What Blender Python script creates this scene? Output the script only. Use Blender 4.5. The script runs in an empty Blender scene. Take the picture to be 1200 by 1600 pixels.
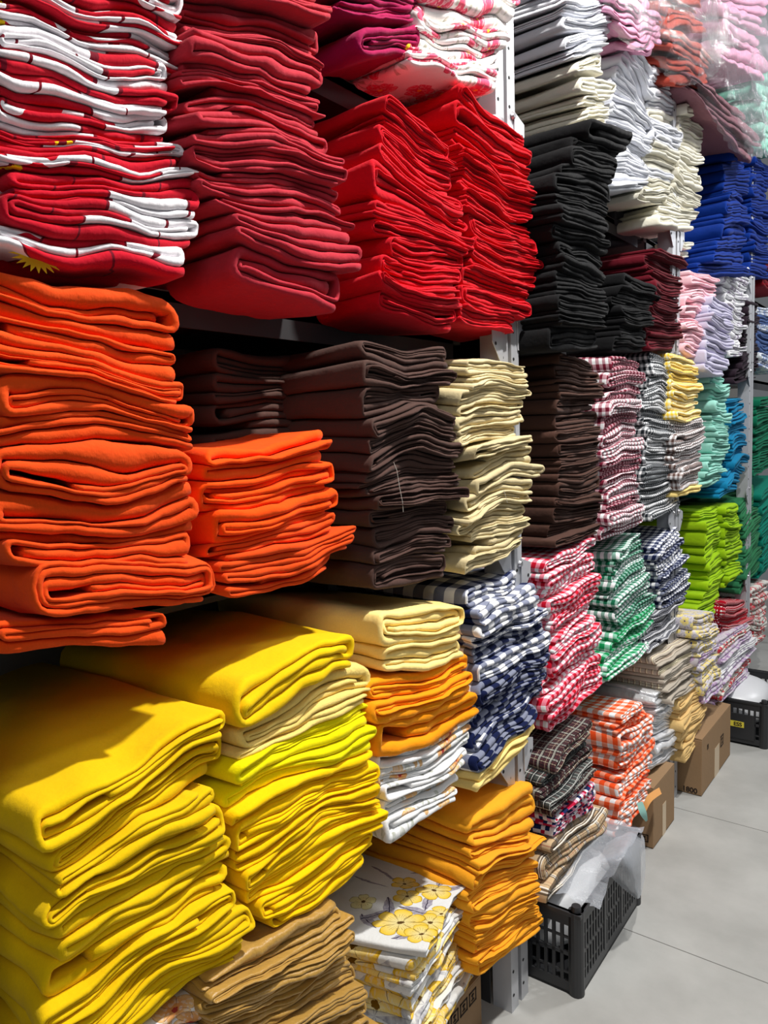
import bpy, math, random
import numpy as np
from mathutils import Matrix, Vector

# ------------------------------------------------------------------ camera, world, lights, exposure
SC = bpy.context.scene
COL = SC.collection
F = 1158.0
H = 1.5
def _n(v):
    v = np.array(v, float); return v / np.linalg.norm(v)
dY = _n([900, -145, F]); dD = _n([394, 11677, F]); dY = _n(dY - dD * (dY @ dD))
RW = np.stack([-np.cross(dY, dD), dY, -dD])        # world = RW @ camera vector (x right, y down, z forward)

cam = bpy.data.cameras.new('camera'); camo = bpy.data.objects.new('camera', cam); COL.objects.link(camo)
cam.sensor_fit = 'VERTICAL'; cam.sensor_height = 36.0; cam.lens = F / 1600 * 36.0
cam.clip_start = 0.02; cam.clip_end = 60
m = Matrix.Identity(4)
for r in range(3):
    m[r][0] = RW[r, 0]; m[r][1] = -RW[r, 1]; m[r][2] = -RW[r, 2]
m[2][3] = H
camo.matrix_world = m
SC.camera = camo

SC.view_settings.view_transform = 'Standard'
SC.view_settings.look = 'None'
SC.view_settings.gamma = 1
SC.view_settings.use_curve_mapping = False
SC.view_settings.exposure = 0.0

w = bpy.data.worlds.new('world'); SC.world = w; w.use_nodes = True
w.node_tree.nodes['Background'].inputs[0].default_value = (0.90, 0.95, 1.0, 1)
w.node_tree.nodes['Background'].inputs[1].default_value = 0.13

def area(name, loc, target, size, power, color=(1, 1, 1), sy=None, spread=180):
    l = bpy.data.lights.new(name, 'AREA'); l.energy = power; l.color = color
    l.shape = 'RECTANGLE' if sy else 'DISK'; l.size = size
    if sy: l.size_y = sy
    l.spread = math.radians(spread)
    o = bpy.data.objects.new(name, l); COL.objects.link(o); o.location = loc
    o.rotation_euler = (Vector(target) - Vector(loc)).to_track_quat('-Z', 'Y').to_euler()
    return o
area('ceiling_spotlight', (0.10, 1.45, 3.6), (-0.85, 1.0, 1.0), 0.11, 104, (1.0, 0.97, 0.92))
area('aisle_lamp', (1.3, -1.2, 3.3), (-0.85, 1.8, 1.8), 1.2, 22, (0.96, 0.98, 1.0))
area('aisle_lamp', (0.35, 3.5, 3.7), (-0.85, 3.1, 1.0), 0.35, 50, (1.0, 0.99, 0.97))
area('aisle_lamp', (0.9, 5.6, 3.2), (-0.6, 4.6, 1.0), 0.6, 34, (0.97, 0.98, 1.0))

# ------------------------------------------------------------------ pixel rays (1200x1600 photo) to points on real planes
def ray(px, py):
    return RW @ np.array([px - 600.0, py - 800.0, F])
def on_front(px, py, X, k=0.0):                    # plane x = X + k*y
    d = ray(px, py); t = X / (d[0] - k * d[1]); return d * t + [0, 0, H]

# ------------------------------------------------------------------ materials
def lin(c):
    return tuple(((v / 255) / 12.92 if v / 255 <= 0.04045 else ((v / 255 + 0.055) / 1.055) ** 2.4) for v in c) + (1,)

class G:
    """small helper round a node tree"""
    def __init__(s, name):
        s.m = bpy.data.materials.new(name); s.m.use_nodes = True
        s.t = s.m.node_tree; s.b = s.t.nodes['Principled BSDF']; s.out = s.t.nodes['Material Output']
    def nd(s, kind, **kw):
        n = s.t.nodes.new(kind)
        for k, v in kw.items(): setattr(n, k, v)
        return n
    def put(s, sock, v):
        if v is None: return
        if hasattr(v, 'is_linked') or isinstance(v, bpy.types.NodeSocket): s.t.links.new(v, sock)
        else: sock.default_value = v
    def ma(s, op, a, b=None, c=None, clamp=False):
        n = s.nd('ShaderNodeMath', operation=op, use_clamp=clamp)
        s.put(n.inputs[0], a); s.put(n.inputs[1], b)
        if c is not None: s.put(n.inputs[2], c)
        return n.outputs[0]
    def mix(s, f, a, b, mode='MIX'):
        n = s.nd('ShaderNodeMix', data_type='RGBA', blend_type=mode)
        s.put(n.inputs[0], f); s.put(n.inputs[6], a); s.put(n.inputs[7], b)
        return n.outputs[2]
    def uv(s, jit=3.0):
        u = s.nd('ShaderNodeUVMap').outputs[0]
        r = s.nd('ShaderNodeObjectInfo').outputs['Random']
        n = s.nd('ShaderNodeVectorMath', operation='ADD')
        c = s.nd('ShaderNodeCombineXYZ'); s.put(c.inputs[0], s.ma('MULTIPLY', r, jit)); s.put(c.inputs[1], s.ma('MULTIPLY', r, jit * 2.7))
        s.put(n.inputs[0], u); s.put(n.inputs[1], c.outputs[0])
        sp = s.nd('ShaderNodeSeparateXYZ'); s.put(sp.inputs[0], n.outputs[0])
        return n.outputs[0], sp.outputs[0], sp.outputs[1]
    def noise(s, vec, scale, detail=2, rough=0.5):
        n = s.nd('ShaderNodeTexNoise'); s.put(n.inputs['Vector'], vec); n.inputs['Scale'].default_value = scale
        n.inputs['Detail'].default_value = detail; n.inputs['Roughness'].default_value = rough
        return n.outputs['Fac']
    def obj(s): return s.nd('ShaderNodeTexCoord').outputs['Object']
    def vary(s, col, amt=0.07):
        r = s.nd('ShaderNodeObjectInfo').outputs['Random']
        n = s.nd('ShaderNodeHueSaturation'); s.put(n.inputs['Color'], col)
        s.put(n.inputs['Value'], s.ma('MULTIPLY_ADD', r, 2 * amt, 1 - amt))
        return n.outputs[0]
    def bump(s, h, strength, dist=0.002, nrm=None):
        n = s.nd('ShaderNodeBump'); s.put(n.inputs['Height'], h); n.inputs['Strength'].default_value = strength
        n.inputs['Distance'].default_value = dist
        if nrm is not None: s.put(n.inputs['Normal'], nrm)
        return n.outputs[0]
    def cloth(s, col, rough=0.88, sheen=0.03, wrinkle=0.5, weave=0.25, spec=0.12, var=0.06):
        v, _, _ = s.uv()
        o = s.obj()
        b1 = s.bump(s.noise(o, 34, 3, 0.55), wrinkle, 0.006)
        b2 = s.bump(s.noise(v, 900, 1), weave, 0.0012, b1)
        s.put(s.b.inputs['Normal'], b2)
        fine = s.noise(v, 420, 2)
        c = s.mix(s.ma('MULTIPLY', fine, 0.16), s.vary(col, var), (0, 0, 0, 1))
        s.put(s.b.inputs['Base Color'], c)
        s.b.inputs['Roughness'].default_value = rough
        s.b.inputs['Sheen Weight'].default_value = sheen
        s.b.inputs['Sheen Roughness'].default_value = 0.5
        s.b.inputs['Specular IOR Level'].default_value = spec
        return s.m

MAT = {}
def plain(name, c, **kw):
    g = G(name); n = g.nd('ShaderNodeRGB'); n.outputs[0].default_value = lin(c)
    MAT[name] = g.cloth(n.outputs[0], **kw)
plain('burgundy', (172, 40, 54)); plain('red', (200, 8, 30)); plain('crimson', (196, 6, 26)); plain('magenta', (142, 4, 66))
plain('orange', (230, 76, 18)); plain('bright_orange', (255, 82, 8)); plain('dark_brown', (78, 56, 50)); plain('brown', (74, 50, 42))
plain('beige', (208, 191, 148)); plain('black', (13, 13, 15)); plain('wine', (92, 14, 28)); plain('pink', (244, 196, 206))
plain('lavender', (196, 192, 214)); plain('aubergine', (40, 28, 38)); plain('royal_blue', (4, 44, 128)); plain('white', (222, 224, 231)); plain('ivory', (226, 222, 206))
plain('golden', (236, 194, 6), wrinkle=0.35); plain('sunflower', (255, 204, 0)); plain('neon', (252, 236, 0)); plain('linen', (246, 216, 124), weave=0.8)
plain('cream', (255, 226, 142)); plain('tangerine', (255, 158, 16)); plain('mustard', (248, 168, 38)); plain('aqua', (150, 208, 194)); plain('cyan', (14, 118, 160))
plain('dark_green', (6, 100, 72)); plain('lime', (150, 190, 20)); plain('green', (44, 112, 74)); plain('teal', (8, 116, 98)); plain('charcoal', (50, 50, 54)); plain('tan', (226, 190, 126)); plain('taupe', (186, 176, 162))
plain('ochre', (182, 140, 62), rough=0.40, sheen=0.1, spec=0.5, wrinkle=1.0); plain('coral', (172, 70, 56), wrinkle=0.9); plain('rose_pink', (214, 150, 180), wrinkle=0.9)
plain('mauve', (130, 88, 98), wrinkle=0.9); plain('mint', (140, 214, 190)); plain('dark_red', (120, 16, 28)); plain('denim', (70, 92, 140)); plain('flag_red', (196, 8, 34))
g = G('silver'); g.cloth((0.80, 0.81, 0.84, 1), rough=0.33, sheen=0, wrinkle=1.0, weave=0.05, spec=1.0); g.b.inputs['Metallic'].default_value = 0.25; MAT['silver'] = g.m

def gingham(name, c, size, base=(244, 244, 246), mid=None):
    g = G(name); _, u, v = g.uv()
    a = g.ma('LESS_THAN', g.ma('FRACT', g.ma('DIVIDE', u, size * 2)), 0.5)
    b = g.ma('LESS_THAN', g.ma('FRACT', g.ma('DIVIDE', v, size * 2)), 0.5)
    f = g.ma('MULTIPLY', g.ma('ADD', a, b), 0.5)
    half = mid or tuple((p + q) / 2 for p, q in zip(c, base))
    one = g.mix(g.ma('GREATER_THAN', f, 0.25), lin(base), lin(half))
    MAT[name] = g.cloth(g.mix(g.ma('GREATER_THAN', f, 0.75), one, lin(c)), weave=0.3)
gingham('navy_gingham', (16, 26, 66), 0.029); gingham('red_gingham', (196, 12, 42), 0.0135, mid=(236, 130, 150)); gingham('maroon_gingham', (110, 24, 46), 0.011, mid=(186, 140, 150))
gingham('black_gingham', (28, 34, 40), 0.009); gingham('grey_brown_gingham', (96, 72, 66), 0.009); gingham('yellow_gingham', (246, 200, 60), 0.007, base=(250, 244, 214))
gingham('green_gingham', (16, 96, 66), 0.012); gingham('bright_green_gingham', (8, 140, 78), 0.016); gingham('navy_check', (18, 28, 66), 0.014); gingham('black_check', (24, 26, 40), 0.008)
gingham('orange_gingham', (244, 84, 34), 0.018, mid=(250, 160, 130))

def tartan(name, ground, bands, P):
    """bands: (period start, end, colour) as fractions of one repeat"""
    g = G(name); _, u, v = g.uv()
    col = lin(ground)
    for w_, coord in ((0, u), (1, v)):
        f = g.ma('FRACT', g.ma('DIVIDE', coord, P))
        for a, b, c, amt in bands:
            k = g.ma('MULTIPLY', g.ma('GREATER_THAN', f, a), g.ma('LESS_THAN', f, b))
            col = g.mix(g.ma('MULTIPLY', k, amt), col, lin(c))
    MAT[name] = g.cloth(col, weave=0.4)
tartan('red_tartan', (74, 44, 48), [(0.0, 0.34, (30, 38, 38), 0.6), (0.10, 0.14, (232, 232, 220), 0.75), (0.20, 0.23, (232, 232, 220), 0.75), (0.55, 0.6, (20, 20, 30), 0.8), (0.78, 0.81, (210, 200, 170), 0.6)], 0.032)
tartan('grey_tartan', (70, 74, 72), [(0.0, 0.3, (26, 28, 32), 0.65), (0.12, 0.16, (230, 232, 226), 0.8), (0.6, 0.66, (220, 220, 214), 0.55), (0.8, 0.84, (120, 30, 40), 0.7)], 0.036)
tartan('beige_tartan', (206, 178, 140), [(0.02, 0.09, (46, 36, 36), 0.75), (0.14, 0.2, (46, 36, 36), 0.75), (0.09, 0.14, (246, 240, 228), 0.9), (0.2, 0.25, (246, 240, 228), 0.9), (0.36, 0.40, (60, 46, 44), 0.6), (0.6, 0.63, (150, 50, 50), 0.6)], 0.062)

def mosaic():
    g = G('mosaic'); v, _, _ = g.uv()
    sc = g.nd('ShaderNodeVectorMath', operation='SCALE'); g.put(sc.inputs[0], v); sc.inputs[3].default_value = 85
    fl = g.nd('ShaderNodeVectorMath', operation='FLOOR'); g.put(fl.inputs[0], sc.outputs[0])
    wn = g.nd('ShaderNodeTexWhiteNoise', noise_dimensions='3D'); g.put(wn.inputs['Vector'], fl.outputs[0])
    r = g.nd('ShaderNodeValToRGB'); r.color_ramp.interpolation = 'CONSTANT'; g.put(r.inputs[0], wn.outputs[0])
    e = r.color_ramp.elements; e[0].color = lin((240, 236, 240)); e[1].position = 0.38; e[1].color = lin((190, 20, 60))
    x = e.new(0.62); x.color = lin((30, 44, 90)); x = e.new(0.82); x.color = lin((236, 150, 180))
    MAT['mosaic'] = g.cloth(r.outputs[0])
mosaic()

def flags():
    g = G('flag_print'); v, _, _ = g.uv(7)
    sc = g.nd('ShaderNodeVectorMath', operation='MULTIPLY'); g.put(sc.inputs[0], v); sc.inputs[1].default_value = (8.5, 9.5, 1)
    nz = g.nd('ShaderNodeTexNoise'); g.put(nz.inputs['Vector'], v); nz.inputs['Scale'].default_value = 9
    ad = g.nd('ShaderNodeVectorMath', operation='ADD'); g.put(ad.inputs[0], sc.outputs[0]); g.put(ad.inputs[1], nz.outputs['Color'])
    fl = g.nd('ShaderNodeVectorMath', operation='FLOOR'); g.put(fl.inputs[0], ad.outputs[0])
    wn = g.nd('ShaderNodeTexWhiteNoise', noise_dimensions='3D'); g.put(wn.inputs['Vector'], fl.outputs[0])
    red = g.ma('GREATER_THAN', wn.outputs[0], 0.42)
    fr = g.nd('ShaderNodeVectorMath', operation='FRACTION'); g.put(fr.inputs[0], ad.outputs[0])
    sp = g.nd('ShaderNodeSeparateXYZ'); g.put(sp.inputs[0], fr.outputs[0])
    line = g.ma('LESS_THAN', sp.outputs[0], 0.035)
    c = g.mix(red, lin((236, 232, 236)), lin((190, 10, 36)))
    c = g.mix(line, c, lin((110, 8, 30)))
    vo = g.nd('ShaderNodeTexVoronoi'); g.put(vo.inputs['Vector'], v); vo.inputs['Scale'].default_value = 7.5
    d = g.ma('ADD', vo.outputs['Distance'], g.ma('MULTIPLY', g.noise(v, 120), 0.12))
    sel = g.nd('ShaderNodeSeparateXYZ'); g.put(sel.inputs[0], vo.outputs['Color'])
    sun = g.ma('MULTIPLY', g.ma('LESS_THAN', d, 0.32), g.ma('GREATER_THAN', sel.outputs[0], 0.45))
    ray_ = g.ma('GREATER_THAN', g.noise(v, 160, 0), 0.44)
    c = g.mix(g.ma('MULTIPLY', sun, g.ma('MULTIPLY', ray_, red)), c, lin((246, 206, 20)))
    MAT['flag_print'] = g.cloth(c)
flags()

def floral(name, base, petal, tip, leaf, scale=9, dens=0.55, extra=None, line=(70, 60, 70), lobes=5):
    g = G(name); v, u_, v_ = g.uv(5)
    def blooms(S, off, R, thresh, lob):
        mp = g.nd('ShaderNodeVectorMath', operation='ADD'); g.put(mp.inputs[0], v); mp.inputs[1].default_value = off
        vo = g.nd('ShaderNodeTexVoronoi', voronoi_dimensions='2D'); g.put(vo.inputs['Vector'], mp.outputs[0]); vo.inputs['Scale'].default_value = S
        vo.inputs['Randomness'].default_value = 0.75
        df = g.nd('ShaderNodeVectorMath', operation='SUBTRACT'); g.put(df.inputs[0], mp.outputs[0]); g.put(df.inputs[1], vo.outputs['Position'])
        sp = g.nd('ShaderNodeSeparateXYZ'); g.put(sp.inputs[0], df.outputs[0])
        cs = g.nd('ShaderNodeSeparateXYZ'); g.put(cs.inputs[0], vo.outputs['Color'])
        ang = g.ma('ADD', g.ma('ARCTAN2', sp.outputs[1], sp.outputs[0]), g.ma('MULTIPLY', cs.outputs[1], 6.28))
        r = g.ma('ADD', vo.outputs['Distance'], g.ma('MULTIPLY', g.ma('SUBTRACT', g.noise(v, 60), 0.5), 0.10))
        co = g.ma('ABSOLUTE', g.ma('SINE', g.ma('MULTIPLY', ang, lob / 2)))
        edge = g.ma('MULTIPLY_ADD', g.ma('POWER', co, 0.5), R * 0.32, R * 0.68)
        on = g.ma('LESS_THAN', cs.outputs[0], thresh)
        return g.ma('MULTIPLY', g.ma('LESS_THAN', r, edge), on), g.ma('DIVIDE', r, edge), co, on, r
    # leaves first (slim two-lobed shapes), flowers over them
    lf, lr, lco, _, _ = blooms(scale * 1.25, (0.31, 0.17, 0), 0.50, dens + 0.1, 6)
    lf = g.ma('MULTIPLY', lf, g.ma('GREATER_THAN', lco, 0.86))
    c = g.mix(lf, lin(base), g.mix(g.ma('MULTIPLY', g.noise(v, 90), 1.2, clamp=True), lin(leaf), lin(base)))
    fl, fr, co, _, r = blooms(scale, (0, 0, 0), 0.46, dens, lobes)
    pc = g.mix(fr, lin(petal), lin(tip))
    pc = g.mix(g.ma('MULTIPLY', g.ma('GREATER_THAN', g.noise(v, 130, 1), 0.55), 0.35), pc, lin(base))
    vein = g.ma('MULTIPLY', g.ma('LESS_THAN', co, 0.07), g.ma('LESS_THAN', fr, 0.9))
    pc = g.mix(g.ma('MULTIPLY', vein, 0.75), pc, lin(line))
    pc = g.mix(g.ma('LESS_THAN', fr, 0.16), pc, lin(extra or petal))
    rim = g.ma('MULTIPLY', g.ma('GREATER_THAN', fr, 0.93), 0.3)
    pc = g.mix(rim, pc, lin(line))
    MAT[name] = g.cloth(g.mix(fl, c, pc), weave=0.15)
floral('rose_print', (238, 232, 230), (190, 22, 60), (232, 90, 120), (110, 120, 60), 13, 0.55, (240, 190, 40), (150, 10, 40))
floral('yellow_flower_print', (226, 226, 224), (250, 236, 170), (244, 192, 14), (98, 90, 118), 8, 0.8, (120, 84, 10), (80, 62, 40))
floral('small_rose_print', (234, 234, 234), (214, 130, 60), (240, 200, 140), (110, 120, 70), 14, 0.4, (170, 60, 50), (130, 60, 60))
floral('lilac_print', (232, 232, 234), (130, 116, 140), (196, 188, 204), (170, 166, 178), 17, 0.5, (110, 90, 120), (140, 130, 150))
floral('blue_yellow_print', (214, 208, 214), (236, 206, 90), (240, 224, 150), (70, 80, 130), 26, 0.8, (60, 70, 140), (90, 90, 140))
floral('red_flower_print', (226, 222, 216), (190, 20, 44), (210, 70, 80), (60, 110, 70), 24, 0.75, (240, 230, 220), (60, 30, 40))
floral('purple_print', (214, 206, 214), (150, 120, 170), (200, 170, 200), (90, 100, 150), 26, 0.7, (90, 60, 120), (100, 80, 130))
floral('blue_flower_print', (226, 230, 238), (60, 90, 160), (150, 170, 210), (60, 120, 80), 22, 0.7, (240, 220, 90), (40, 60, 120))

def dots():
    g = G('polka_red'); v, _, _ = g.uv()
    vo = g.nd('ShaderNodeTexVoronoi', voronoi_dimensions='2D'); g.put(vo.inputs['Vector'], v); vo.inputs['Scale'].default_value = 95; vo.inputs['Randomness'].default_value = 0.1
    MAT['polka_red'] = g.cloth(g.mix(g.ma('LESS_THAN', vo.outputs['Distance'], 0.24), lin((176, 10, 34)), lin((244, 230, 232))))
dots()
def stripes():
    g = G('taupe_stripe'); v, u, vv = g.uv()
    f = g.ma('FRACT', g.ma('MULTIPLY', vv, 46))
    c = g.mix(g.ma('LESS_THAN', f, 0.2), lin((192, 180, 164)), lin((236, 226, 196)))
    c = g.mix(g.ma('GREATER_THAN', f, 0.82), c, lin((150, 128, 112)))
    MAT['taupe_stripe'] = g.cloth(c)
stripes()

def simple(name, c, rough=0.5, metal=0.0, spec=0.5, bumpy=None, mottled=0.0, mscale=6):
    g = G(name); o = g.obj()
    col = lin(c)
    if mottled:
        col = g.mix(g.ma('MULTIPLY', g.noise(o, mscale, 6, 0.6), mottled), lin(c), (c[0] / 900, c[1] / 900, c[2] / 900, 1))
    g.put(g.b.inputs['Base Color'], col)
    g.b.inputs['Roughness'].default_value = rough; g.b.inputs['Metallic'].default_value = metal
    g.b.inputs['Specular IOR Level'].default_value = spec
    if bumpy: g.put(g.b.inputs['Normal'], g.bump(g.noise(o, bumpy, 4), 0.4, 0.002))
    MAT[name] = g.m
simple('steel', (196, 198, 204), 0.42, 0.35, 0.5, mottled=0.25, mscale=14)
simple('dark_steel', (60, 60, 62), 0.5, 0.3, mottled=0.2)
simple('board', (84, 80, 76), 0.6, 0.0, mottled=0.3)
simple('hole', (10, 10, 12), 0.8)
simple('bolt', (180, 180, 184), 0.3, 0.8)
simple('black_plastic', (38, 39, 42), 0.45, 0, 0.5, mottled=0.2, mscale=20)
simple('cardboard', (152, 122, 90), 0.85, 0, 0.2, bumpy=60, mottled=0.25, mscale=9)
simple('cardboard_edge', (120, 92, 66), 0.9, 0, 0.2)
simple('tape', (196, 172, 138), 0.3, 0, 0.5)
simple('ink', (48, 38, 32), 0.8, 0, 0.2)
simple('sun_yellow', (240, 200, 20), 0.8)
simple('thread', (210, 206, 196), 0.8)
simple('yellow_label', (232, 214, 70), 0.6)
simple('wall_paint', (150, 147, 142), 0.85, 0, 0.2, mottled=0.15, mscale=3)
simple('paper_card', (236, 168, 96), 0.7)
simple('paper_teal', (150, 200, 190), 0.7)
simple('white_liner', (214, 216, 220), 0.35, 0, 0.5, bumpy=18)

def film(name, tint, alpha, rough, facing, bs):
    g = G(name); o = g.obj()
    g.b.inputs['Base Color'].default_value = lin(tint); g.b.inputs['Roughness'].default_value = rough
    g.b.inputs['Specular IOR Level'].default_value = 0.9
    tr = g.nd('ShaderNodeBsdfTransparent'); mx = g.nd('ShaderNodeMixShader')
    vm = g.nd('ShaderNodeVectorMath', operation='MULTIPLY'); g.put(vm.inputs[0], o); vm.inputs[1].default_value = (60, 60, 12)
    n = g.bump(g.ma('ADD', g.noise(vm.outputs[0], 1.0, 4, 0.6), g.noise(o, 16, 3, 0.6)), bs, 0.010)
    g.put(g.b.inputs['Normal'], n)
    lw = g.nd('ShaderNodeLayerWeight'); lw.inputs[0].default_value = 0.35; g.put(lw.inputs['Normal'], n)
    f = g.ma('MULTIPLY_ADD', lw.outputs['Facing'], facing, alpha, clamp=True)
    g.put(mx.inputs[0], f); g.t.links.new(tr.outputs[0], mx.inputs[1]); g.t.links.new(g.b.outputs[0], mx.inputs[2])
    g.t.links.new(mx.outputs[0], g.out.inputs['Surface']); MAT[name] = g.m
film('clear_film', (170, 170, 176), 0.05, 0.12, 0.36, 0.7)
film('milky_film', (206, 212, 222), 0.26, 0.22, 0.45, 0.35)

def floor_mat():
    g = G('concrete_tile'); p = g.nd('ShaderNodeNewGeometry').outputs['Position']
    sp = g.nd('ShaderNodeSeparateXYZ'); g.put(sp.inputs[0], p)
    def line(c, off, per, wd):
        f = g.ma('FRACT', g.ma('DIVIDE', g.ma('ADD', c, -off + 40 * per), per))
        return g.ma('LESS_THAN', g.ma('MULTIPLY', g.ma('ABSOLUTE', g.ma('SUBTRACT', f, 0.5)), -1), -0.5 + wd / per)
    ln = g.ma('MAXIMUM', line(sp.outputs[1], 2.083, 0.828, 0.0017), line(sp.outputs[0], 0.12, 1.24, 0.0017))
    big = g.noise(p, 3.2, 8, 0.62); small = g.noise(p, 60, 5, 0.7)
    c = g.mix(g.ma('MULTIPLY_ADD', big, 2.4, -0.8, clamp=True), lin((160, 160, 157)), lin((184, 184, 181)))
    c = g.mix(g.ma('MULTIPLY', g.ma('GREATER_THAN', small, 0.70), 0.35), c, lin((120, 118, 112)))
    c = g.mix(g.ma('MULTIPLY', ln, 0.8), c, lin((70, 68, 64)))
    g.put(g.b.inputs['Base Color'], c); g.b.inputs['Roughness'].default_value = 0.42
    g.put(g.b.inputs['Normal'], g.bump(small, 0.08, 0.001)); MAT['concrete_tile'] = g.m
floor_mat()

# ------------------------------------------------------------------ mesh helpers
class MB:
    def __init__(s): s.v = []; s.f = []
    def box(s, x0, x1, y0, y1, z0, z1):
        b = len(s.v)
        s.v += [(x, y, z) for z in (z0, z1) for y in (y0, y1) for x in (x0, x1)]
        s.f += [tuple(b + i for i in q) for q in ((0, 2, 3, 1), (4, 5, 7, 6), (0, 1, 5, 4), (2, 6, 7, 3), (0, 4, 6, 2), (1, 3, 7, 5))]
        return s
    def cyl(s, c, axis, r, h, n=12, r2=None):
        r2 = r if r2 is None else r2; b = len(s.v); a = Vector(axis).normalized()
        u = a.orthogonal().normalized(); v = a.cross(u)
        for k, rr in ((0, r), (h, r2)):
            for i in range(n):
                t = 2 * math.pi * i / n
                s.v.append(tuple(Vector(c) + a * k + (u * math.cos(t) + v * math.sin(t)) * rr))
        s.f += [(b + i, b + (i + 1) % n, b + n + (i + 1) % n, b + n + i) for i in range(n)]
        s.f += [tuple(b + i for i in range(n - 1, -1, -1)), tuple(b + n + i for i in range(n))]
        return s
    def poly(s, pts):
        b = len(s.v); s.v += [tuple(p) for p in pts]; s.f.append(tuple(range(b, b + len(pts)))); return s
    def build(s, name, mat, parent=None, bevel=0.0, smooth=False, loc=None):
        me = bpy.data.meshes.new(name); me.from_pydata(s.v, [], s.f); me.materials.append(MAT[mat]); me.update()
        o = bpy.data.objects.new(name, me); COL.objects.link(o)
        if parent is not None: o.parent = parent
        if loc is not None: o.location = loc
        if smooth:
            for p in me.polygons: p.use_smooth = True
        if bevel:
            b = o.modifiers.new('b', 'BEVEL'); b.width = bevel; b.segments = 2; b.limit_method = 'ANGLE'
        return o
def thing(name, label, cat, loc=(0, 0, 0), group=None):
    o = bpy.data.objects.new(name, None); COL.objects.link(o); o.location = loc; o.empty_display_size = 0.05
    return tag(o, label, cat, group)
def tag(o, label, cat, group=None):
    o['label'] = label; o['category'] = cat
    if group: o['group'] = group
    return o
def struct(o): o['kind'] = 'structure'; return o

# ------------------------------------------------------------------ the setting
struct(MB().box(-1.52, 1.6, -0.6, 7.2, -0.05, 0.0).build('floor', 'concrete_tile'))
struct(MB().box(-1.56, -1.50, -0.6, 7.2, 0.0, 3.4).build('wall_left', 'wall_paint'))

def shelf_unit(y0, y1, label, detail=True, top=3.1, levels=(0.25, 0.70, 1.17, 1.78, 2.25)):
    t = thing('shelving_unit', label, 'shelving unit', (-1.16, (y0 + y1) / 2, 0), 'steel shelving units along the wall')
    ox, oy = 1.16, -(y0 + y1) / 2
    for (xf, sx) in ((-0.87, 1), (-1.45, -1)):
        for (ya, sy) in ((y0, 1), (y1, -1)):
            # slotted angle post: front flange along the shelf, side flange into it; both posts seen with the corner at their near side
            p = MB(); yb = ya if sy > 0 else ya - 0.038
            p.box(xf - 0.003 + ox, xf + ox, yb + oy, yb + 0.038 + oy, 0, top)
            p.box(xf - (0.055 if sx > 0 else -0.05) + ox, xf + ox - 0.003 * (sx > 0), yb + oy, yb + 0.003 + oy, 0, top)
            po = p.build('post', 'steel', t)
            if sx > 0 and detail:
                hb = MB(); z = 0.045
                while z < top - 0.05:
                    hb.cyl((xf + ox + 0.0004, yb + 0.011 + oy, z), (1, 0, 0), 0.0042, 0.0006, 8)
                    z += 0.0655
                hb.build('slot_holes', 'hole', po)
    for z in levels + (2.85,):
        xe = -1.08 if z < 1.5 else -1.0
        MB().box(-1.47 + ox, xe + ox, y0 + 0.006 + oy, y1 - 0.006 + oy, z - 0.018, z).build('shelf_board', 'board', t)
        MB().box(xe - 0.006 + ox, xe + ox, y0 + 0.04 + oy, y1 - 0.04 + oy, z - (0.030 if z < 1.5 else 0.055), z - 0.002).build('front_rail', 'dark_steel', t)
        if detail:
            for yy, s_ in ((y0, 1), (y1, -1)):
                # gusset plate bolted over the joint, corner cut off
                gy = yy + oy
                pts = [(0, 0.016), (0.05, 0.0), (0.05, -0.028), (0.012, -0.075), (0, -0.075)]
                q = MB(); b0 = [( -0.8665 + ox, gy + s_ * (0.030 + a), z + b) for a, b in pts]; b1 = [(x - 0.002, y, zz) for x, y, zz in b0]
                n = len(pts); q.v = b0 + b1; q.f = [tuple(range(n)), tuple(range(2 * n - 1, n - 1, -1))] + [(i, (i + 1) % n, n + (i + 1) % n, n + i) for i in range(n)]
                gp = q.build('corner_plate', 'steel', t)
                MB().cyl((-0.8662 + ox, gy + s_ * 0.066, z - 0.032), (1, 0, 0), 0.0045, 0.0005, 10).build('slot_hole', 'hole', gp)
                MB().cyl((-0.867 + ox, gy + s_ * 0.022, z + 0.004), (1, 0, 0), 0.0095, 0.006, 12, 0.006).build('bolt', 'bolt', t)
    MB().box(-0.884 + ox, -0.877 + ox, y1 - 0.34 + oy, y1 - 0.045 + oy, 0.0, 0.0).f if False else None
    return t
shelf_unit(0.30, 1.628, 'grey steel shelving unit holding the orange, red and yellow fabric piles', levels=(0.25, 0.70, 1.24, 1.745, 2.22))
shelf_unit(1.645, 2.965, 'grey steel shelving unit holding the black, brown and gingham fabric piles')
shelf_unit(2.985, 4.275, 'grey steel shelving unit holding the royal blue, aqua and lime piles')
shelf_unit(4.295, 5.60, 'grey steel shelving unit furthest along the aisle, behind dark green piles', detail=False)
# folded steel foot plate in shade beside the first pair of posts
fp = MB().box(-0.075, 0.0, 0, 0.003, 0, 0.26).build('foot_plate', 'dark_steel')
fp.parent = [o for o in COL.objects if o.name == 'shelving_unit'][0]; fp.location = (-0.873 + 1.16 - 0.06, 1.588 - (0.30 + 1.628) / 2, 0)

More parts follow.
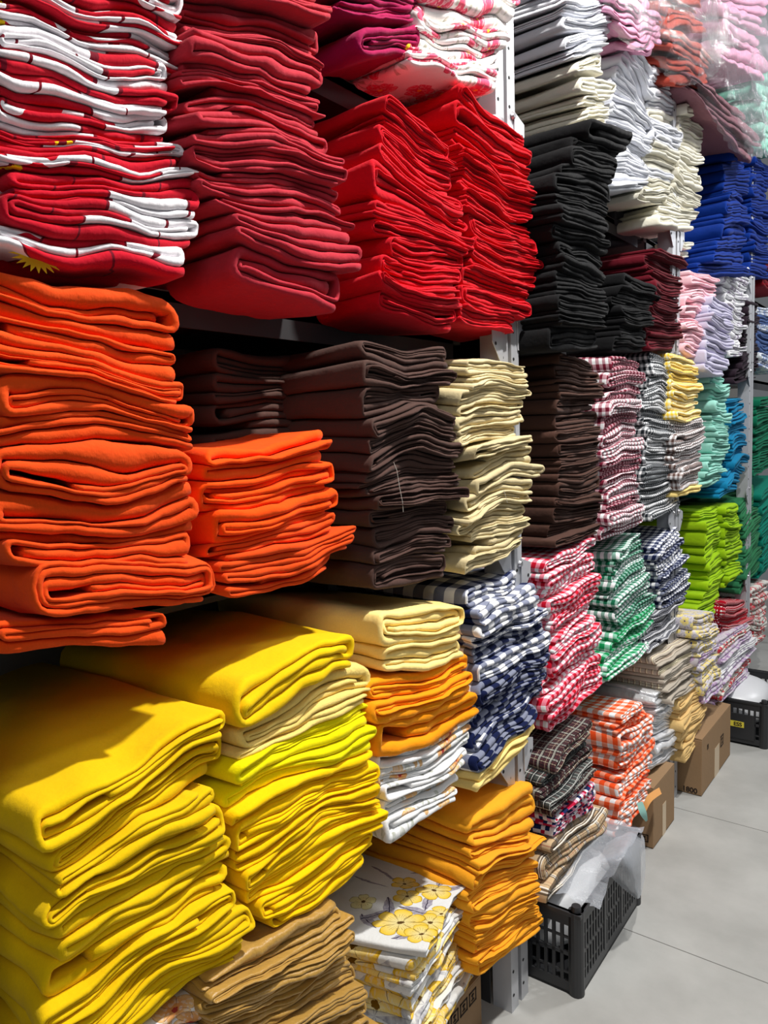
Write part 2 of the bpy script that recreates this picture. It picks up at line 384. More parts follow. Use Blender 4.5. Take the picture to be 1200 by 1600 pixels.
# ------------------------------------------------------------------ folded cloth
class Field:
    """smooth wave field shared by every cloth of one pile, so that neighbours bend together"""
    def __init__(s, rng, A, lmin, lmax, n, lz):
        s.k = []
        for _ in range(n):
            s.k.append((2 * math.pi / rng.uniform(lmin, lmax) * rng.choice((-1, 1)), 2 * math.pi / rng.uniform(lz, lz * 2.5) * rng.choice((-1, 1)),
                        2 * math.pi / rng.uniform(lmin * 1.3, lmax * 1.5), rng.uniform(0, 6.28)))
        s.A = A / math.sqrt(n) * 1.4
    def __call__(s, y, z, x):
        r = 0
        for ky, kz, kx, ph in s.k: r = r + np.arcsin(0.93 * np.sin(ky * y + kz * z + kx * x + ph)) * 0.72
        return r * s.A

def fold_path(w, h, n, style, rng, seg):
    K = 4                                          # thickness and recess of every layer change along the cloth
    base = np.array([math.exp(rng.gauss(0, 0.36)) for _ in range(n)])
    if style == 'wrap' and n > 3:
        base[0] *= 1.35; base[-1] *= 1.35; base[1:-1] *= 0.8
    W = np.array([[base[i] * math.exp(rng.gauss(0, 0.30)) for _ in range(K)] for i in range(n)]); W *= h / W.sum(0)
    B = np.vstack([np.zeros(K), np.cumsum(W, 0)])
    R_ = np.array([[b0 + rng.gauss(0, 0.0022) for _ in range(K)] for b0 in [rng.gauss(0, 0.0040) for _ in range(n)]])
    ks = np.linspace(0, w, K)
    def ip(A, y):
        f = min(max(y / w * (K - 1), 0), K - 1.0001); i = int(f); f -= i; f = f * f * (3 - 2 * f)
        return A[i] * (1 - f) + A[i + 1] * f
    zc = lambda k, y: (ip(B[k], y) + ip(B[k + 1], y)) / 2
    wt = lambda k, y: ip(W[k], y)
    P = []; TH = []; LX = []
    tt = h / n
    if style == 'wrap':
        order = []; lo, hi = 0, n - 1
        while lo <= hi:
            order.append(lo)
            if hi > lo: order.append(hi)
            lo += 1; hi -= 1
    else:
        order = list(range(n))
    near = True
    yn = rng.uniform(0, 0.004); yf = w - rng.uniform(0, 0.006)
    cur = w - rng.uniform(0.0, 0.03) * (w / 0.3)
    stepn = 0; stepf = 0
    for i, k in enumerate(order):
        last = i == len(order) - 1
        if style == 'wrap':
            tgt = yn + stepn * tt * 0.75 if near else yf - stepf * tt * 0.75
        else:
            tgt = (0.0 + rng.uniform(0, 0.012)) if near else (w - rng.uniform(0, 0.016))
        if not last:
            kb = order[i + 1]; rz = (zc(kb, tgt) - zc(k, tgt)) / 2; ry = max(min(abs(rz) * rng.uniform(0.6, 1.1), 0.03), wt(k, tgt) * 0.5)
            end = tgt + ry if near else tgt - ry
        else:
            end = tgt + 0.012 if near else tgt - 0.012
            if rng.random() < 0.4: end = cur + (end - cur) * rng.uniform(0.72, 0.95)
        for y in np.linspace(cur, end, seg):
            P.append((y, zc(k, y))); TH.append(wt(k, y) * 0.475); LX.append(ip(R_[k], y))
        if last: break
        e = rng.uniform(0.5, 1.0); za, zb = zc(k, end), zc(kb, end); cz = (za + zb) / 2; rz = (zb - za) / 2
        m_ = 7 if abs(rz) > tt * 0.8 else 5
        tip = rng.uniform(-0.25, 0.25)             # the crease sits a little high or low
        for j in range(1, m_):
            th = -math.pi / 2 + math.pi * j / m_
            c_, s_ = math.cos(th), math.sin(th)
            dy = ry * abs(c_) ** e; z = cz + rz * (math.copysign(abs(s_) ** e, s_) + tip * c_ * c_ * 0.6)
            P.append((end - dy if near else end + dy, z))
            f_ = j / m_; TH.append((wt(k, end) * (1 - f_) + wt(kb, end) * f_) * 0.43); LX.append(ip(R_[k], end) * (1 - f_) + ip(R_[kb], end) * f_)
        cur = end
        if near: stepn += 1
        else: stepf += 1
        near = not near
    return np.array(P), np.array(TH), np.array(LX)

LOD = {'hi': (18, 6, (0.02, 0.06, 0.14, 0.27)), 'mid': (8, 4, (0.03, 0.14)), 'lo': (6, 3, (0.05,))}
ORD = ['topmost', 'second', 'third', 'fourth', 'fifth', 'sixth', 'seventh', 'eighth', 'ninth', 'tenth', 'eleventh', 'twelfth', 'thirteenth', 'fourteenth', 'fifteenth',
       'sixteenth', 'seventeenth', 'eighteenth', 'nineteenth', 'twentieth', 'twenty-first', 'twenty-second', 'twenty-third', 'twenty-fourth']

def make_cloth(name, mat, w, h, n, style, depth, lod, rng, place):
    """place(y, z, x) -> world arrays; the cloth's local frame is y along the shelf, z up, x out of it (front = 0)"""
    seg, arc, backs = LOD[lod]
    P, TH, LX = fold_path(w, h, n, style, rng, seg)
    T = np.gradient(P, axis=0); L = np.linalg.norm(T, axis=1); L[L < 1e-9] = 1e-9; T /= L[:, None]
    N = np.stack([-T[:, 1], T[:, 0]], 1)
    prof = [(-depth, 1.0)] + [(-b, 1.0) for b in reversed(backs)]
    for j in range(arc + 1):
        a = math.pi / 2 - math.pi * j / arc
        prof.append((('r', math.cos(a)), math.sin(a)))
    prof += [(-b, -1.0) for b in backs] + [(-depth, -1.0)]
    np_, M = len(P), len(prof)
    lxn = LX + 0.0020 * np.sin(P[:, 0] * 31 + rng.uniform(0, 6)) + 0.0010 * np.sin(P[:, 0] * 75 + P[:, 1] * 300 + rng.uniform(0, 6))
    X = np.zeros((np_, M)); S_ = np.zeros(M)
    for j, (xo, s) in enumerate(prof):
        if isinstance(xo, tuple): X[:, j] = lxn + TH * (xo[1] - 1) * 1.15
        else: X[:, j] = xo + lxn * max(0, 1 + xo / 0.1)
        S_[j] = s
    Y = P[:, 0][:, None] + N[:, 0][:, None] * TH[:, None] * S_[None, :]
    Z = P[:, 1][:, None] + N[:, 1][:, None] * TH[:, None] * S_[None, :]
    wx, wy, wz = place(Y, Z, X)
    V = np.stack([wx, wy, wz], -1).reshape(-1, 3)
    org = V.mean(0); org[2] = V[:, 2].min(); V = V - org
    u = np.concatenate([[0], np.cumsum(np.linalg.norm(np.diff(P, axis=0), axis=1))])
    dl = np.hypot(np.diff(X[np_ // 2]), np.diff(Z[np_ // 2])); v = np.concatenate([[0], np.cumsum(dl)])
    i = np.arange(np_ - 1)[:, None]; j = np.arange(M)[None, :]; j2 = (j + 1) % M
    a = i * M + j; b = i * M + j2; c = (i + 1) * M + j2; d = (i + 1) * M + j
    quads = np.stack([a, d, c, b], -1).reshape(-1, 4)
    jj2 = np.where(j + 1 < M, j + 1, M) + 0 * i
    vv = np.concatenate([v, [v[-1] + 0.02]])
    U = np.stack([u[i] + 0 * j, u[i + 1] + 0 * j, u[i + 1] + 0 * j, u[i] + 0 * j], -1).reshape(-1)
    Vv = np.stack([vv[j] + 0 * i, vv[j] + 0 * i, vv[jj2], vv[jj2]], -1).reshape(-1)
    caps = [np.arange(M), ((np_ - 1) * M + np.arange(M))[::-1]]
    nq = len(quads)
    me = bpy.data.meshes.new(name)
    me.vertices.add(len(V)); me.vertices.foreach_set('co', V.astype(np.float32).ravel())
    loops = np.concatenate([quads.ravel(), caps[0], caps[1]]).astype(np.int32)
    me.loops.add(len(loops)); me.loops.foreach_set('vertex_index', loops)
    starts = np.concatenate([np.arange(nq) * 4, [nq * 4, nq * 4 + M]]).astype(np.int32)
    me.polygons.add(nq + 2); me.polygons.foreach_set('loop_start', starts)
    me.polygons.foreach_set('use_smooth', np.ones(nq + 2, bool))
    uvl = me.uv_layers.new(name='UVMap')
    uvs = np.zeros((len(loops), 2), np.float32); uvs[:nq * 4, 0] = U; uvs[:nq * 4, 1] = Vv
    uvs[nq * 4:nq * 4 + M, 1] = v; uvs[nq * 4 + M:, 1] = v[::-1]; uvs[nq * 4 + M:, 0] = u[-1]
    uvl.data.foreach_set('uv', uvs.ravel())
    me.update(calc_edges=True); me.validate()
    me.materials.append(MAT[mat])
    o = bpy.data.objects.new(name, me); COL.objects.link(o); o.location = org
    return o

def stack(where, X, near, far, items, lod='mid', depth=0.42, k=0.0, bow=0.0, wave=1.0, jit=1.0, seed=0, style=None, drop=0.0, group=None):
    """where: how the pile is called in the labels. near / far: the pile's front edges, top to bottom, in photo pixels, cast on its front plane.
    items: list of (share of the height, material, object name, words, layers) from the top."""
    rng = random.Random(hash(where) % 1 + seed * 7919 + len(where))
    A = np.array([on_front(x, y, X, k) for x, y in near]); B = np.array([on_front(x, y, X, k) for x, y in far])
    def par(A):
        z = A[:, 2].copy()
        for i in range(1, len(z)): z[i] = min(z[i], z[i - 1] - 1e-4)
        return (z[0] - z) / (z[0] - z[-1]), z, A[:, 1]
    ta, za, ya = par(A); tb, zb, yb = par(B)
    if lod != 'hi': wave *= 0.6
    f1 = Field(rng, 0.0036 * wave, 0.13, 0.45, 4, 0.16); f2 = Field(rng, 0.0006 * wave, 0.035, 0.09, 4, 0.045)
    f3 = Field(rng, 0.006 * jit, 0.08, 0.3, 3, 0.12)
    def bounds():
        q = np.array([it[0] * math.exp(rng.gauss(0, 0.16)) for it in items]); return np.concatenate([[0], np.cumsum(q) / q.sum()])
    bn, bm, bf = bounds(), bounds(), bounds(); out = []
    hs = (za[0] - za[-1] + zb[0] - zb[-1]) / 2
    for idx, (share, mat, nm, words, nl) in enumerate(items):
        t0 = (bn[idx], bm[idx], bf[idx]); t1 = (bn[idx + 1], bm[idx + 1], bf[idx + 1]); tm = (t0[1] + t1[1]) / 2
        n0 = np.interp(tm, ta, ya) + rng.gauss(0, 0.005) * jit; n1 = np.interp(tm, tb, yb) + rng.gauss(0, 0.006) * jit
        wd = max(n1 - n0, 0.05); h = hs * (sum(t1) - sum(t0)) / 3
        fx = rng.gauss(0, 0.007) * jit; yaw = rng.gauss(0, 0.035) * jit
        def place(Y, Z, Xl, n0=n0, wd=wd, h=h, t0=t0, t1=t1, fx=fx, yaw=yaw):
            a = Y / wd; ac = np.clip(a, 0, 1)
            T0 = np.where(ac < 0.5, t0[0] + (t0[1] - t0[0]) * ac * 2, t0[1] + (t0[2] - t0[1]) * (ac * 2 - 1))
            T1 = np.where(ac < 0.5, t1[0] + (t1[1] - t1[0]) * ac * 2, t1[1] + (t1[2] - t1[1]) * (ac * 2 - 1))
            tt = T1 + (T0 - T1) * (Z / h)
            tc = np.clip(tt, 0, 1)
            zn = np.interp(tc, ta, za); zf = np.interp(tc, tb, zb)
            wz = zn * (1 - a) + zf * a + (tc - tt) * hs
            wy = n0 + Y
            xf = X + k * wy + fx + yaw * (Y - wd / 2)
            wz = wz - bow * 4 * a * (1 - a) + f1(wy, wz, Xl) + f2(wy, wz, Xl * 0.5)
            dep = -Xl
            wz = wz - drop * np.clip(0.08 - dep, 0, 1) ** 2 * 10
            nrm = math.hypot(1, k)
            wx = xf - dep / nrm + f3(wy * 1.0, wz, Xl * 0) * 0.5
            wy = wy + k * dep / nrm + f3(wz * 0.3, wz, Xl) * 0.7 + yaw * dep
            return wx, wy, wz
        st = style or ('wrap' if rng.random() < 0.68 else 'zig')
        o = make_cloth(nm, mat, wd, h, nl, st, depth * rng.uniform(0.93, 1.0), lod, rng, place)
        lab = f"{words}, {'topmost of' if idx == 0 else 'lowest of' if idx == len(items) - 1 else ORD[idx] + ' down'} {where}"
        tag(o, lab, {'folded_towel': 'towel'}.get(nm, 'folded cloth'), group or 'cloths in ' + where)
        out.append(o)
    return out

def many(n, mat, nm, words, nl=(3, 6), seed=1, var=0.35):
    rng = random.Random(seed * 31 + n)
    mats = mat if isinstance(mat, (list, tuple)) else [mat]
    return [(rng.uniform(1 - var, 1 + var), rng.choice(mats), nm, words, rng.randint(*nl)) for _ in range(n)]
C = 'folded_cloth'; GC = 'gingham_cloth'; FC = 'floral_cloth'; WL = 'white_linen_cloth'; SCL = 'satin_cloth'; TC = 'tartan_cloth'

# ---- first unit, upper shelf (front edges seen from the aisle)
stack('the flag print pile above the orange pile', -0.84,
      [(-20, -130), (-8, 60), (-22, 180), (-2, 240), (-5, 330), (-20, 385)],
      [(285, -20), (288, 40), (272, 130), (282, 180), (265, 215), (314, 262), (300, 300), (328, 330), (315, 375), (275, 425)],
      many(10, 'flag_print', 'flag_print_cloth', 'red and white flag print cloth', (4, 6), 3) + [(1.0, 'flag_print', 'flag_print_cloth', 'red and white flag print cloth', 3)], 'hi', seed=1, bow=0.006)
stack('the tall burgundy pile beside the flag prints', -0.83,
      [(300, -120), (290, 60), (285, 140), (288, 210), (305, 260), (340, 320), (372, 385), (400, 445)],
      [(505, -70), (512, 30), (505, 100), (520, 160), (525, 230), (525, 280), (545, 345), (552, 365), (567, 430), (510, 480)],
      [(1, 'burgundy', C, 'burgundy folded cloth', 4)] * 1 + many(12, 'burgundy', C, 'burgundy folded cloth', (3, 5), 2) + [(1.9, 'burgundy', C, 'thick burgundy folded cloth', 4), (2.1, 'burgundy', C, 'thick burgundy folded cloth', 4)], 'hi', seed=2)
stack('the red pile beside the burgundy pile', -0.85,
      [(596, 146), (606, 200), (586, 245), (575, 285), (580, 320), (603, 370), (590, 420), (590, 485)],
      [(701, 232), (707, 262), (705, 290), (710, 315), (728, 350), (736, 385), (720, 415), (722, 448), (700, 515)],
      many(11, 'red', C, 'bright red folded cloth', (5, 8), 5), 'hi', seed=3, bow=0.004)
stack('the red pile next to the steel posts', -0.84,
      [(717, 128), (712, 165), (725, 195), (722, 270), (728, 310), (740, 345), (738, 395), (725, 435), (712, 500)],
      [(826, 215), (832, 255), (838, 300), (828, 320), (833, 350), (843, 368), (838, 400), (846, 438), (826, 480), (806, 522)],
      many(13, 'crimson', C, 'crimson red folded cloth', (5, 8), 6), 'hi', seed=4)
tag(stack('the red drape', -0.90, [(-20, 392), (-20, 432)], [(203, 424), (212, 450)], [(1, 'flag_red', 'hanging_flag', 'dark red flag', 1)], 'hi', seed=78, depth=0.3)[0],
    'plain dark red flag edge with a yellow sun, just above the tall orange pile', 'flag')
def sun(px, py, X, r, parent):
    c = on_front(px, py, X); n = 44; V = []
    for layer in (0.0, 0.0012):
        V += [(layer, math.cos(2 * math.pi * i / n) * r * (1.0 if i % 2 else 0.62), math.sin(2 * math.pi * i / n) * r * (0.62 if i % 2 else 0.40)) for i in range(n)]
    b = MB(); b.v = V; b.f = [tuple(range(n)), tuple(range(2 * n - 1, n - 1, -1))] + [(i, (i + 1) % n, n + (i + 1) % n, n + i) for i in range(n)]
    o = b.build('sun_emblem', 'sun_yellow', parent); o.location = Vector(c) - parent.location; o['label'] = 'yellow sun emblem'
stack('the magenta pile over the red piles', -0.86, [(480, -150), (510, -20), (545, 40), (590, 100)], [(655, -90), (662, 20), (652, 40), (640, 78)],
      many(5, 'magenta', C, 'magenta folded cloth', (4, 5), 7), 'hi', seed=5)
stack('the rose print pile beside the steel posts', -0.85, [(660, -90), (655, 30), (640, 60), (645, 100)], [(802, -80), (806, 10), (796, 60), (788, 90), (768, 143)],
      many(5, 'rose_print', FC, 'white cloth with red roses', (4, 5), 8), 'hi', seed=6)
# ---- first unit, middle shelf
stack('the tall orange pile under the flag prints', -0.84,
      [(-15, 412), (-10, 500), (-22, 600), (-8, 740), (2, 860), (35, 930), (-15, 1035)],
      [(258, 466), (289, 505), (275, 550), (286, 600), (314, 635), (305, 680), (320, 710), (307, 755), (330, 770), (315, 825), (300, 855), (350, 900), (333, 940), (287, 965), (235, 995), (205, 1022)],
      [(1.5, 'orange', C, 'burnt orange folded cloth', 4), (0.9, 'orange', C, 'burnt orange folded cloth', 3), (0.8, 'orange', C, 'burnt orange folded cloth', 5), (1.1, 'orange', C, 'burnt orange folded cloth', 4),
       (0.8, 'orange', C, 'burnt orange folded cloth', 3), (1.3, 'orange', C, 'burnt orange folded cloth', 5), (1.3, 'orange', C, 'burnt orange folded cloth', 4), (0.7, 'orange', C, 'burnt orange folded cloth', 3),
       (1.6, 'orange', C, 'burnt orange folded cloth', 7), (1.1, 'orange', C, 'burnt orange folded cloth', 4)], 'hi', depth=0.46, seed=7, wave=1.3)
stack('the short bright orange pile beside the tall orange pile', -0.86,
      [(325, 705), (318, 745), (318, 790), (330, 850), (345, 890), (345, 932)],
      [(512, 667), (528, 735), (527, 780), (528, 820), (549, 840), (530, 892)],
      [(1.3, 'bright_orange', C, 'bright orange folded cloth', 4), (1.2, 'bright_orange', C, 'bright orange folded cloth', 5), (1.1, 'bright_orange', C, 'bright orange folded cloth', 4), (0.7, 'orange', C, 'darker orange folded cloth', 3),
       (1.2, 'orange', C, 'darker orange folded cloth', 5), (0.6, 'orange', C, 'darker orange folded cloth', 3)], 'hi', seed=8, bow=0.007, wave=1.3)
stack('the shaded brown pile behind the short orange pile', -1.04, [(330, 545), (330, 700)], [(500, 560), (500, 690)],
      many(4, 'dark_brown', C, 'dark brown folded cloth', (3, 4), 9), 'mid', depth=0.38, seed=9)
stack('the dark brown pile beside the beige pile', -0.85,
      [(572, 537), (557, 583), (564, 640), (567, 680), (558, 713), (583, 777), (580, 803), (590, 827), (587, 853), (590, 880), (585, 928)],
      [(693, 543), (715, 587), (697, 613), (703, 660), (713, 687), (720, 747), (727, 763), (707, 783), (713, 847), (700, 905)],
      many(13, 'dark_brown', C, 'dark brown folded cloth', (5, 7), 10), 'hi', depth=0.5, seed=10)
stack('the beige pile in front of the steel posts', -0.84,
      [(733, 560), (731, 590), (720, 615), (725, 635), (718, 660), (727, 690), (735, 717), (745, 740), (735, 765), (723, 785), (725, 820), (735, 845), (745, 872), (718, 905)],
      [(822, 570), (823, 585), (830, 610), (822, 630), (822, 650), (812, 665), (815, 680), (828, 690), (851, 717), (828, 735), (830, 765), (822, 790), (825, 830), (806, 858)],
      many(15, 'beige', C, 'beige folded cloth', (3, 5), 11), 'hi', seed=11)
# ---- first unit, lower shelf
stack('the big golden yellow pile under the orange pile', -0.84,
      [(30, 1285), (65, 1305), (85, 1350), (75, 1380), (88, 1415), (55, 1460), (88, 1520), (65, 1570), (90, 1690)],
      [(345, 1108), (350, 1150), (362, 1170), (345, 1230), (345, 1280), (362, 1310), (352, 1370), (368, 1405), (392, 1450), (362, 1505)],
      [(1.2, 'golden', C, 'golden yellow folded cloth', 5), (1.3, 'golden', C, 'golden yellow folded cloth', 7), (0.8, 'golden', C, 'golden yellow folded cloth', 4), (0.9, 'golden', C, 'golden yellow folded cloth', 5),
       (1.2, 'golden', C, 'golden yellow folded cloth', 4), (1.1, 'golden', C, 'golden yellow folded cloth', 3), (1.0, 'golden', C, 'golden yellow folded cloth', 6), (1.1, 'golden', C, 'golden yellow folded cloth', 5), (0.8, 'golden', C, 'golden yellow folded cloth', 4)],
      'hi', depth=0.5, seed=12, wave=1.5)
stack('the mixed yellow pile beside the big golden pile', -0.84,
      [(352, 1072), (395, 1130), (380, 1160), (372, 1200), (352, 1260), (365, 1310), (385, 1390), (425, 1458)],
      [(560, 985), (565, 1015), (592, 1045), (575, 1100), (575, 1160), (580, 1190), (606, 1270), (590, 1310), (575, 1365)],
      [(1.35, 'golden', C, 'golden yellow folded cloth', 4), (1.1, 'linen', C, 'pale yellow linen folded cloth', 4), (0.4, 'linen', C, 'pale yellow linen folded cloth', 2), (0.75, 'neon', C, 'neon yellow folded cloth', 4), (0.75, 'neon', C, 'neon yellow folded cloth', 3),
       (0.5, 'sunflower', C, 'sunflower yellow folded cloth', 3), (0.8, 'sunflower', C, 'sunflower yellow folded cloth', 5), (0.7, 'sunflower', C, 'sunflower yellow folded cloth', 4), (0.8, 'sunflower', C, 'sunflower yellow folded cloth', 5),
       (0.9, 'sunflower', C, 'sunflower yellow folded cloth', 4), (0.8, 'sunflower', C, 'sunflower yellow folded cloth', 5), (0.7, 'sunflower', C, 'sunflower yellow folded cloth', 3)],
      'hi', depth=0.48, seed=13, wave=1.3)
stack('the cream, orange and white pile beside the yellows', -0.85,
      [(592, 955), (598, 1050), (578, 1090), (570, 1130), (590, 1175), (603, 1250), (602, 1325)],
      [(718, 948), (722, 1000), (731, 1045), (735, 1090), (745, 1130), (738, 1155), (722, 1200), (700, 1255)],
      [(1.2, 'cream', C, 'pale cream yellow folded cloth', 5), (1.1, 'cream', C, 'pale cream yellow folded cloth', 4), (0.75, 'tangerine', C, 'tangerine orange folded cloth', 4), (0.85, 'tangerine', C, 'tangerine orange folded cloth', 4), (1.05, 'tangerine', C, 'tangerine orange folded cloth', 3),
       (0.55, 'small_rose_print', FC, 'white cloth with small roses', 3), (0.6, 'small_rose_print', FC, 'white cloth with small roses', 4), (0.6, 'small_rose_print', FC, 'white cloth with small roses', 3), (0.6, 'small_rose_print', FC, 'white cloth with small roses', 4), (0.6, 'small_rose_print', FC, 'white cloth with small roses', 3)],
      'hi', depth=0.46, seed=14)
stack('the navy gingham pile in front of the posts', -0.84,
      [(742, 925), (740, 1000), (748, 1045), (745, 1100), (742, 1150), (735, 1205), (742, 1242)],
      [(815, 893), (825, 920), (858, 955), (855, 980), (862, 1010), (855, 1040), (855, 1085), (838, 1110), (840, 1135), (824, 1165)],
      many(9, 'navy_gingham', GC, 'navy gingham cloth', (4, 6), 12) + [(0.6, 'cream', C, 'pale cream yellow folded cloth', 3), (0.6, 'cream', C, 'pale cream yellow folded cloth', 2)], 'hi', seed=15)
# ---- first unit, bottom shelf
stack('the shiny ochre pile under the yellows', -0.83,
      [(322, 1525), (315, 1570), (350, 1720)], [(545, 1405), (553, 1440), (545, 1480), (565, 1520), (570, 1570), (582, 1625)],
      many(10, 'ochre', SCL, 'shiny ochre satin folded cloth', (4, 6), 13), 'hi', seed=16, wave=2.2)
stack('the white pile beside the ochre pile', -0.86, [(190, 1620), (200, 1720)], [(318, 1545), (320, 1640)],
      many(2, 'small_rose_print', FC, 'white printed folded cloth', (3, 4), 14), 'hi', seed=17)
fl_pile = stack('the yellow flower pile over the cardboard box', -0.50,
      [(645, 1481), (640, 1530), (655, 1600), (650, 1665)], [(745, 1332), (748, 1400), (750, 1450), (745, 1500), (728, 1562)],
      many(9, 'yellow_flower_print', FC, 'white cloth with yellow flowers', (3, 4), 15), 'hi', depth=0.30, k=-0.28, seed=18)
def bouquet(o):
    """the topmost cloth carries one large printed spray: flowers and leaves at their own places on the cloth"""
    n_ = len(o.data.vertices); co = np.empty(n_ * 3, np.float32); o.data.vertices.foreach_get('co', co); zt = co.reshape(-1, 3)[:, 2].max() + o.location.z - 0.012
    def loc(px, py):
        d = ray(px, py); t = (zt - H) / d[2]; return d[0] * t - o.location.x, d[1] * t - o.location.y
    g = G('yellow_spray_print'); p = g.obj()
    dn = g.nd('ShaderNodeTexNoise'); g.put(dn.inputs['Vector'], p); dn.inputs['Scale'].default_value = 45; dn.inputs['Detail'].default_value = 2
    dd = g.nd('ShaderNodeVectorMath', operation='MULTIPLY_ADD'); g.put(dd.inputs[0], dn.outputs['Color']); dd.inputs[1].default_value = (0.012, 0.012, 0); g.put(dd.inputs[2], p)
    sp = g.nd('ShaderNodeSeparateXYZ'); g.put(sp.inputs[0], dd.outputs[0]); x0, y0 = sp.outputs[0], sp.outputs[1]
    c = lin((226, 227, 226))
    def polar(px, py):
        lx, ly = loc(px, py); dx = g.ma('SUBTRACT', x0, lx + 0.006); dy = g.ma('SUBTRACT', y0, ly + 0.006)
        return dx, dy, g.ma('SQRT', g.ma('ADD', g.ma('MULTIPLY', dx, dx), g.ma('MULTIPLY', dy, dy)))
    for px, py, ang, ln, wd in ((655, 1330, 0.3, .040, .009), (663, 1338, 0.9, .036, .008), (690, 1352, 1.9, .040, .011), (705, 1372, 1.3, .036, .010), (608, 1412, 2.3, .042, .013), (652, 1416, 0.2, .044, .015), (668, 1398, 2.0, .034, .012),
                                (576, 1438, 2.7, .036, .013), (585, 1424, 1.2, .034, .011), (640, 1368, 1.6, .030, .008), (600, 1345, 2.9, .05, .005), (578, 1362, 0.1, .05, .004), (640, 1465, 1.0, .04, .012)):
        dx, dy, _ = polar(px, py); ca, sa = math.cos(ang), math.sin(ang)
        u = g.ma('ADD', g.ma('MULTIPLY', dx, ca), g.ma('MULTIPLY', dy, sa)); v = g.ma('SUBTRACT', g.ma('MULTIPLY', dy, ca), g.ma('MULTIPLY', dx, sa))
        un = g.ma('DIVIDE', u, ln); vn = g.ma('ABSOLUTE', g.ma('DIVIDE', v, wd))
        k = g.ma('LESS_THAN', vn, g.ma('SUBTRACT', 1.0, g.ma('MULTIPLY', un, un)))
        f = g.ma('MULTIPLY_ADD', g.noise(p, 150, 1), 1.1, 0.05, clamp=True)
        lc = g.mix(f, lin((92, 82, 112)), lin((196, 192, 200))); lc = g.mix(g.ma('LESS_THAN', vn, 0.10), lc, lin((60, 52, 74)))
        c = g.mix(k, c, lc)
    for px, py, R_, lob, ph in ((632, 1362, .027, 5, 0.2), (566, 1402, .025, 5, 1.0), (690, 1420, .026, 5, 2.0), (678, 1377, .034, 5, 0.7), (636, 1392, .026, 5, 1.6), (672, 1438, .032, 6, 0.4), (625, 1440, .046, 7, 1.1), (658, 1462, .028, 5, 0.9)):
        dx, dy, r = polar(px, py); an = g.ma('ADD', g.ma('ARCTAN2', dy, dx), ph)
        co_ = g.ma('ABSOLUTE', g.ma('SINE', g.ma('MULTIPLY', an, lob / 2)))
        fr = g.ma('DIVIDE', r, g.ma('MULTIPLY_ADD', g.ma('POWER', co_, 0.45), R_ * 0.48, R_ * 0.80))
        k = g.ma('LESS_THAN', fr, 1.0)
        pc = g.mix(g.ma('POWER', fr, 1.3), lin((246, 232, 168)), lin((240, 196, 20) if px != 566 else (226, 222, 170)))
        streak = g.ma('GREATER_THAN', g.ma('ABSOLUTE', g.ma('SINE', g.ma('MULTIPLY', an, lob * 2.5))), 0.965)
        pc = g.mix(g.ma('MULTIPLY', g.ma('MULTIPLY', streak, g.ma('LESS_THAN', fr, 0.62)), 0.7), pc, lin((120, 88, 20)))
        pc = g.mix(g.ma('MULTIPLY', g.ma('LESS_THAN', co_, 0.13), 0.75), pc, lin((74, 58, 34)))
        pc = g.mix(g.ma('MULTIPLY', g.ma('GREATER_THAN', fr, 0.95), 0.55), pc, lin((84, 66, 40)))
        pc = g.mix(g.ma('LESS_THAN', fr, 0.15), pc, lin((90, 62, 24)))
        c = g.mix(k, c, pc)
    o.data.materials[0] = g.cloth(c, weave=0.15)
bouquet(fl_pile[0])

stack('the mustard pile in front of the posts', -0.83,
      [(780, 1258), (775, 1290), (745, 1310), (745, 1340), (742, 1400), (735, 1440), (748, 1480), (750, 1530)],
      [(862, 1203), (845, 1240), (838, 1265), (843, 1290), (838, 1330), (835, 1390), (852, 1435), (853, 1450), (822, 1485)],
      [(3.0, 'mustard', C, 'mustard orange folded cloth', 4)] + many(11, 'mustard', C, 'mustard orange folded cloth', (3, 5), 16), 'hi', seed=19)

# ---- second unit, top shelf
stack('the white pile closest to the steel posts', -0.84, [(868, -60), (880, 30), (892, 70), (905, 120), (918, 190), (915, 250)], [(950, -60), (957, 25), (945, 90), (960, 130), (948, 185), (962, 265)],
      many(7, 'white', WL, 'white folded cloth', (4, 7), 17) + many(8, 'ivory', WL, 'ivory folded cloth', (4, 6), 18), 'mid', seed=20, depth=0.5)
stack('the second white pile from the posts', -0.86, [(970, 38), (955, 150), (945, 220), (940, 300)], [(1012, 105), (1021, 140), (1018, 180), (1012, 240), (1006, 296)],
      many(15, 'white', WL, 'white folded cloth', (3, 5), 19), 'mid', seed=21)
stack('the third white pile from the posts', -0.86, [(1019, 97), (1020, 160), (1012, 240), (995, 312)], [(1058, 130), (1062, 200), (1058, 260), (1042, 318)],
      many(14, ['white', 'ivory'], WL, 'off-white folded cloth', (3, 5), 20), 'mid', seed=22)
stack('the ivory pile furthest from the posts', -0.86, [(1062, 134), (1062, 220), (1052, 300), (1022, 352)], [(1104, 158), (1098, 200), (1092, 270), (1095, 320), (1080, 362)],
      many(15, 'ivory', WL, 'ivory folded cloth', (3, 5), 21), 'mid', seed=23)
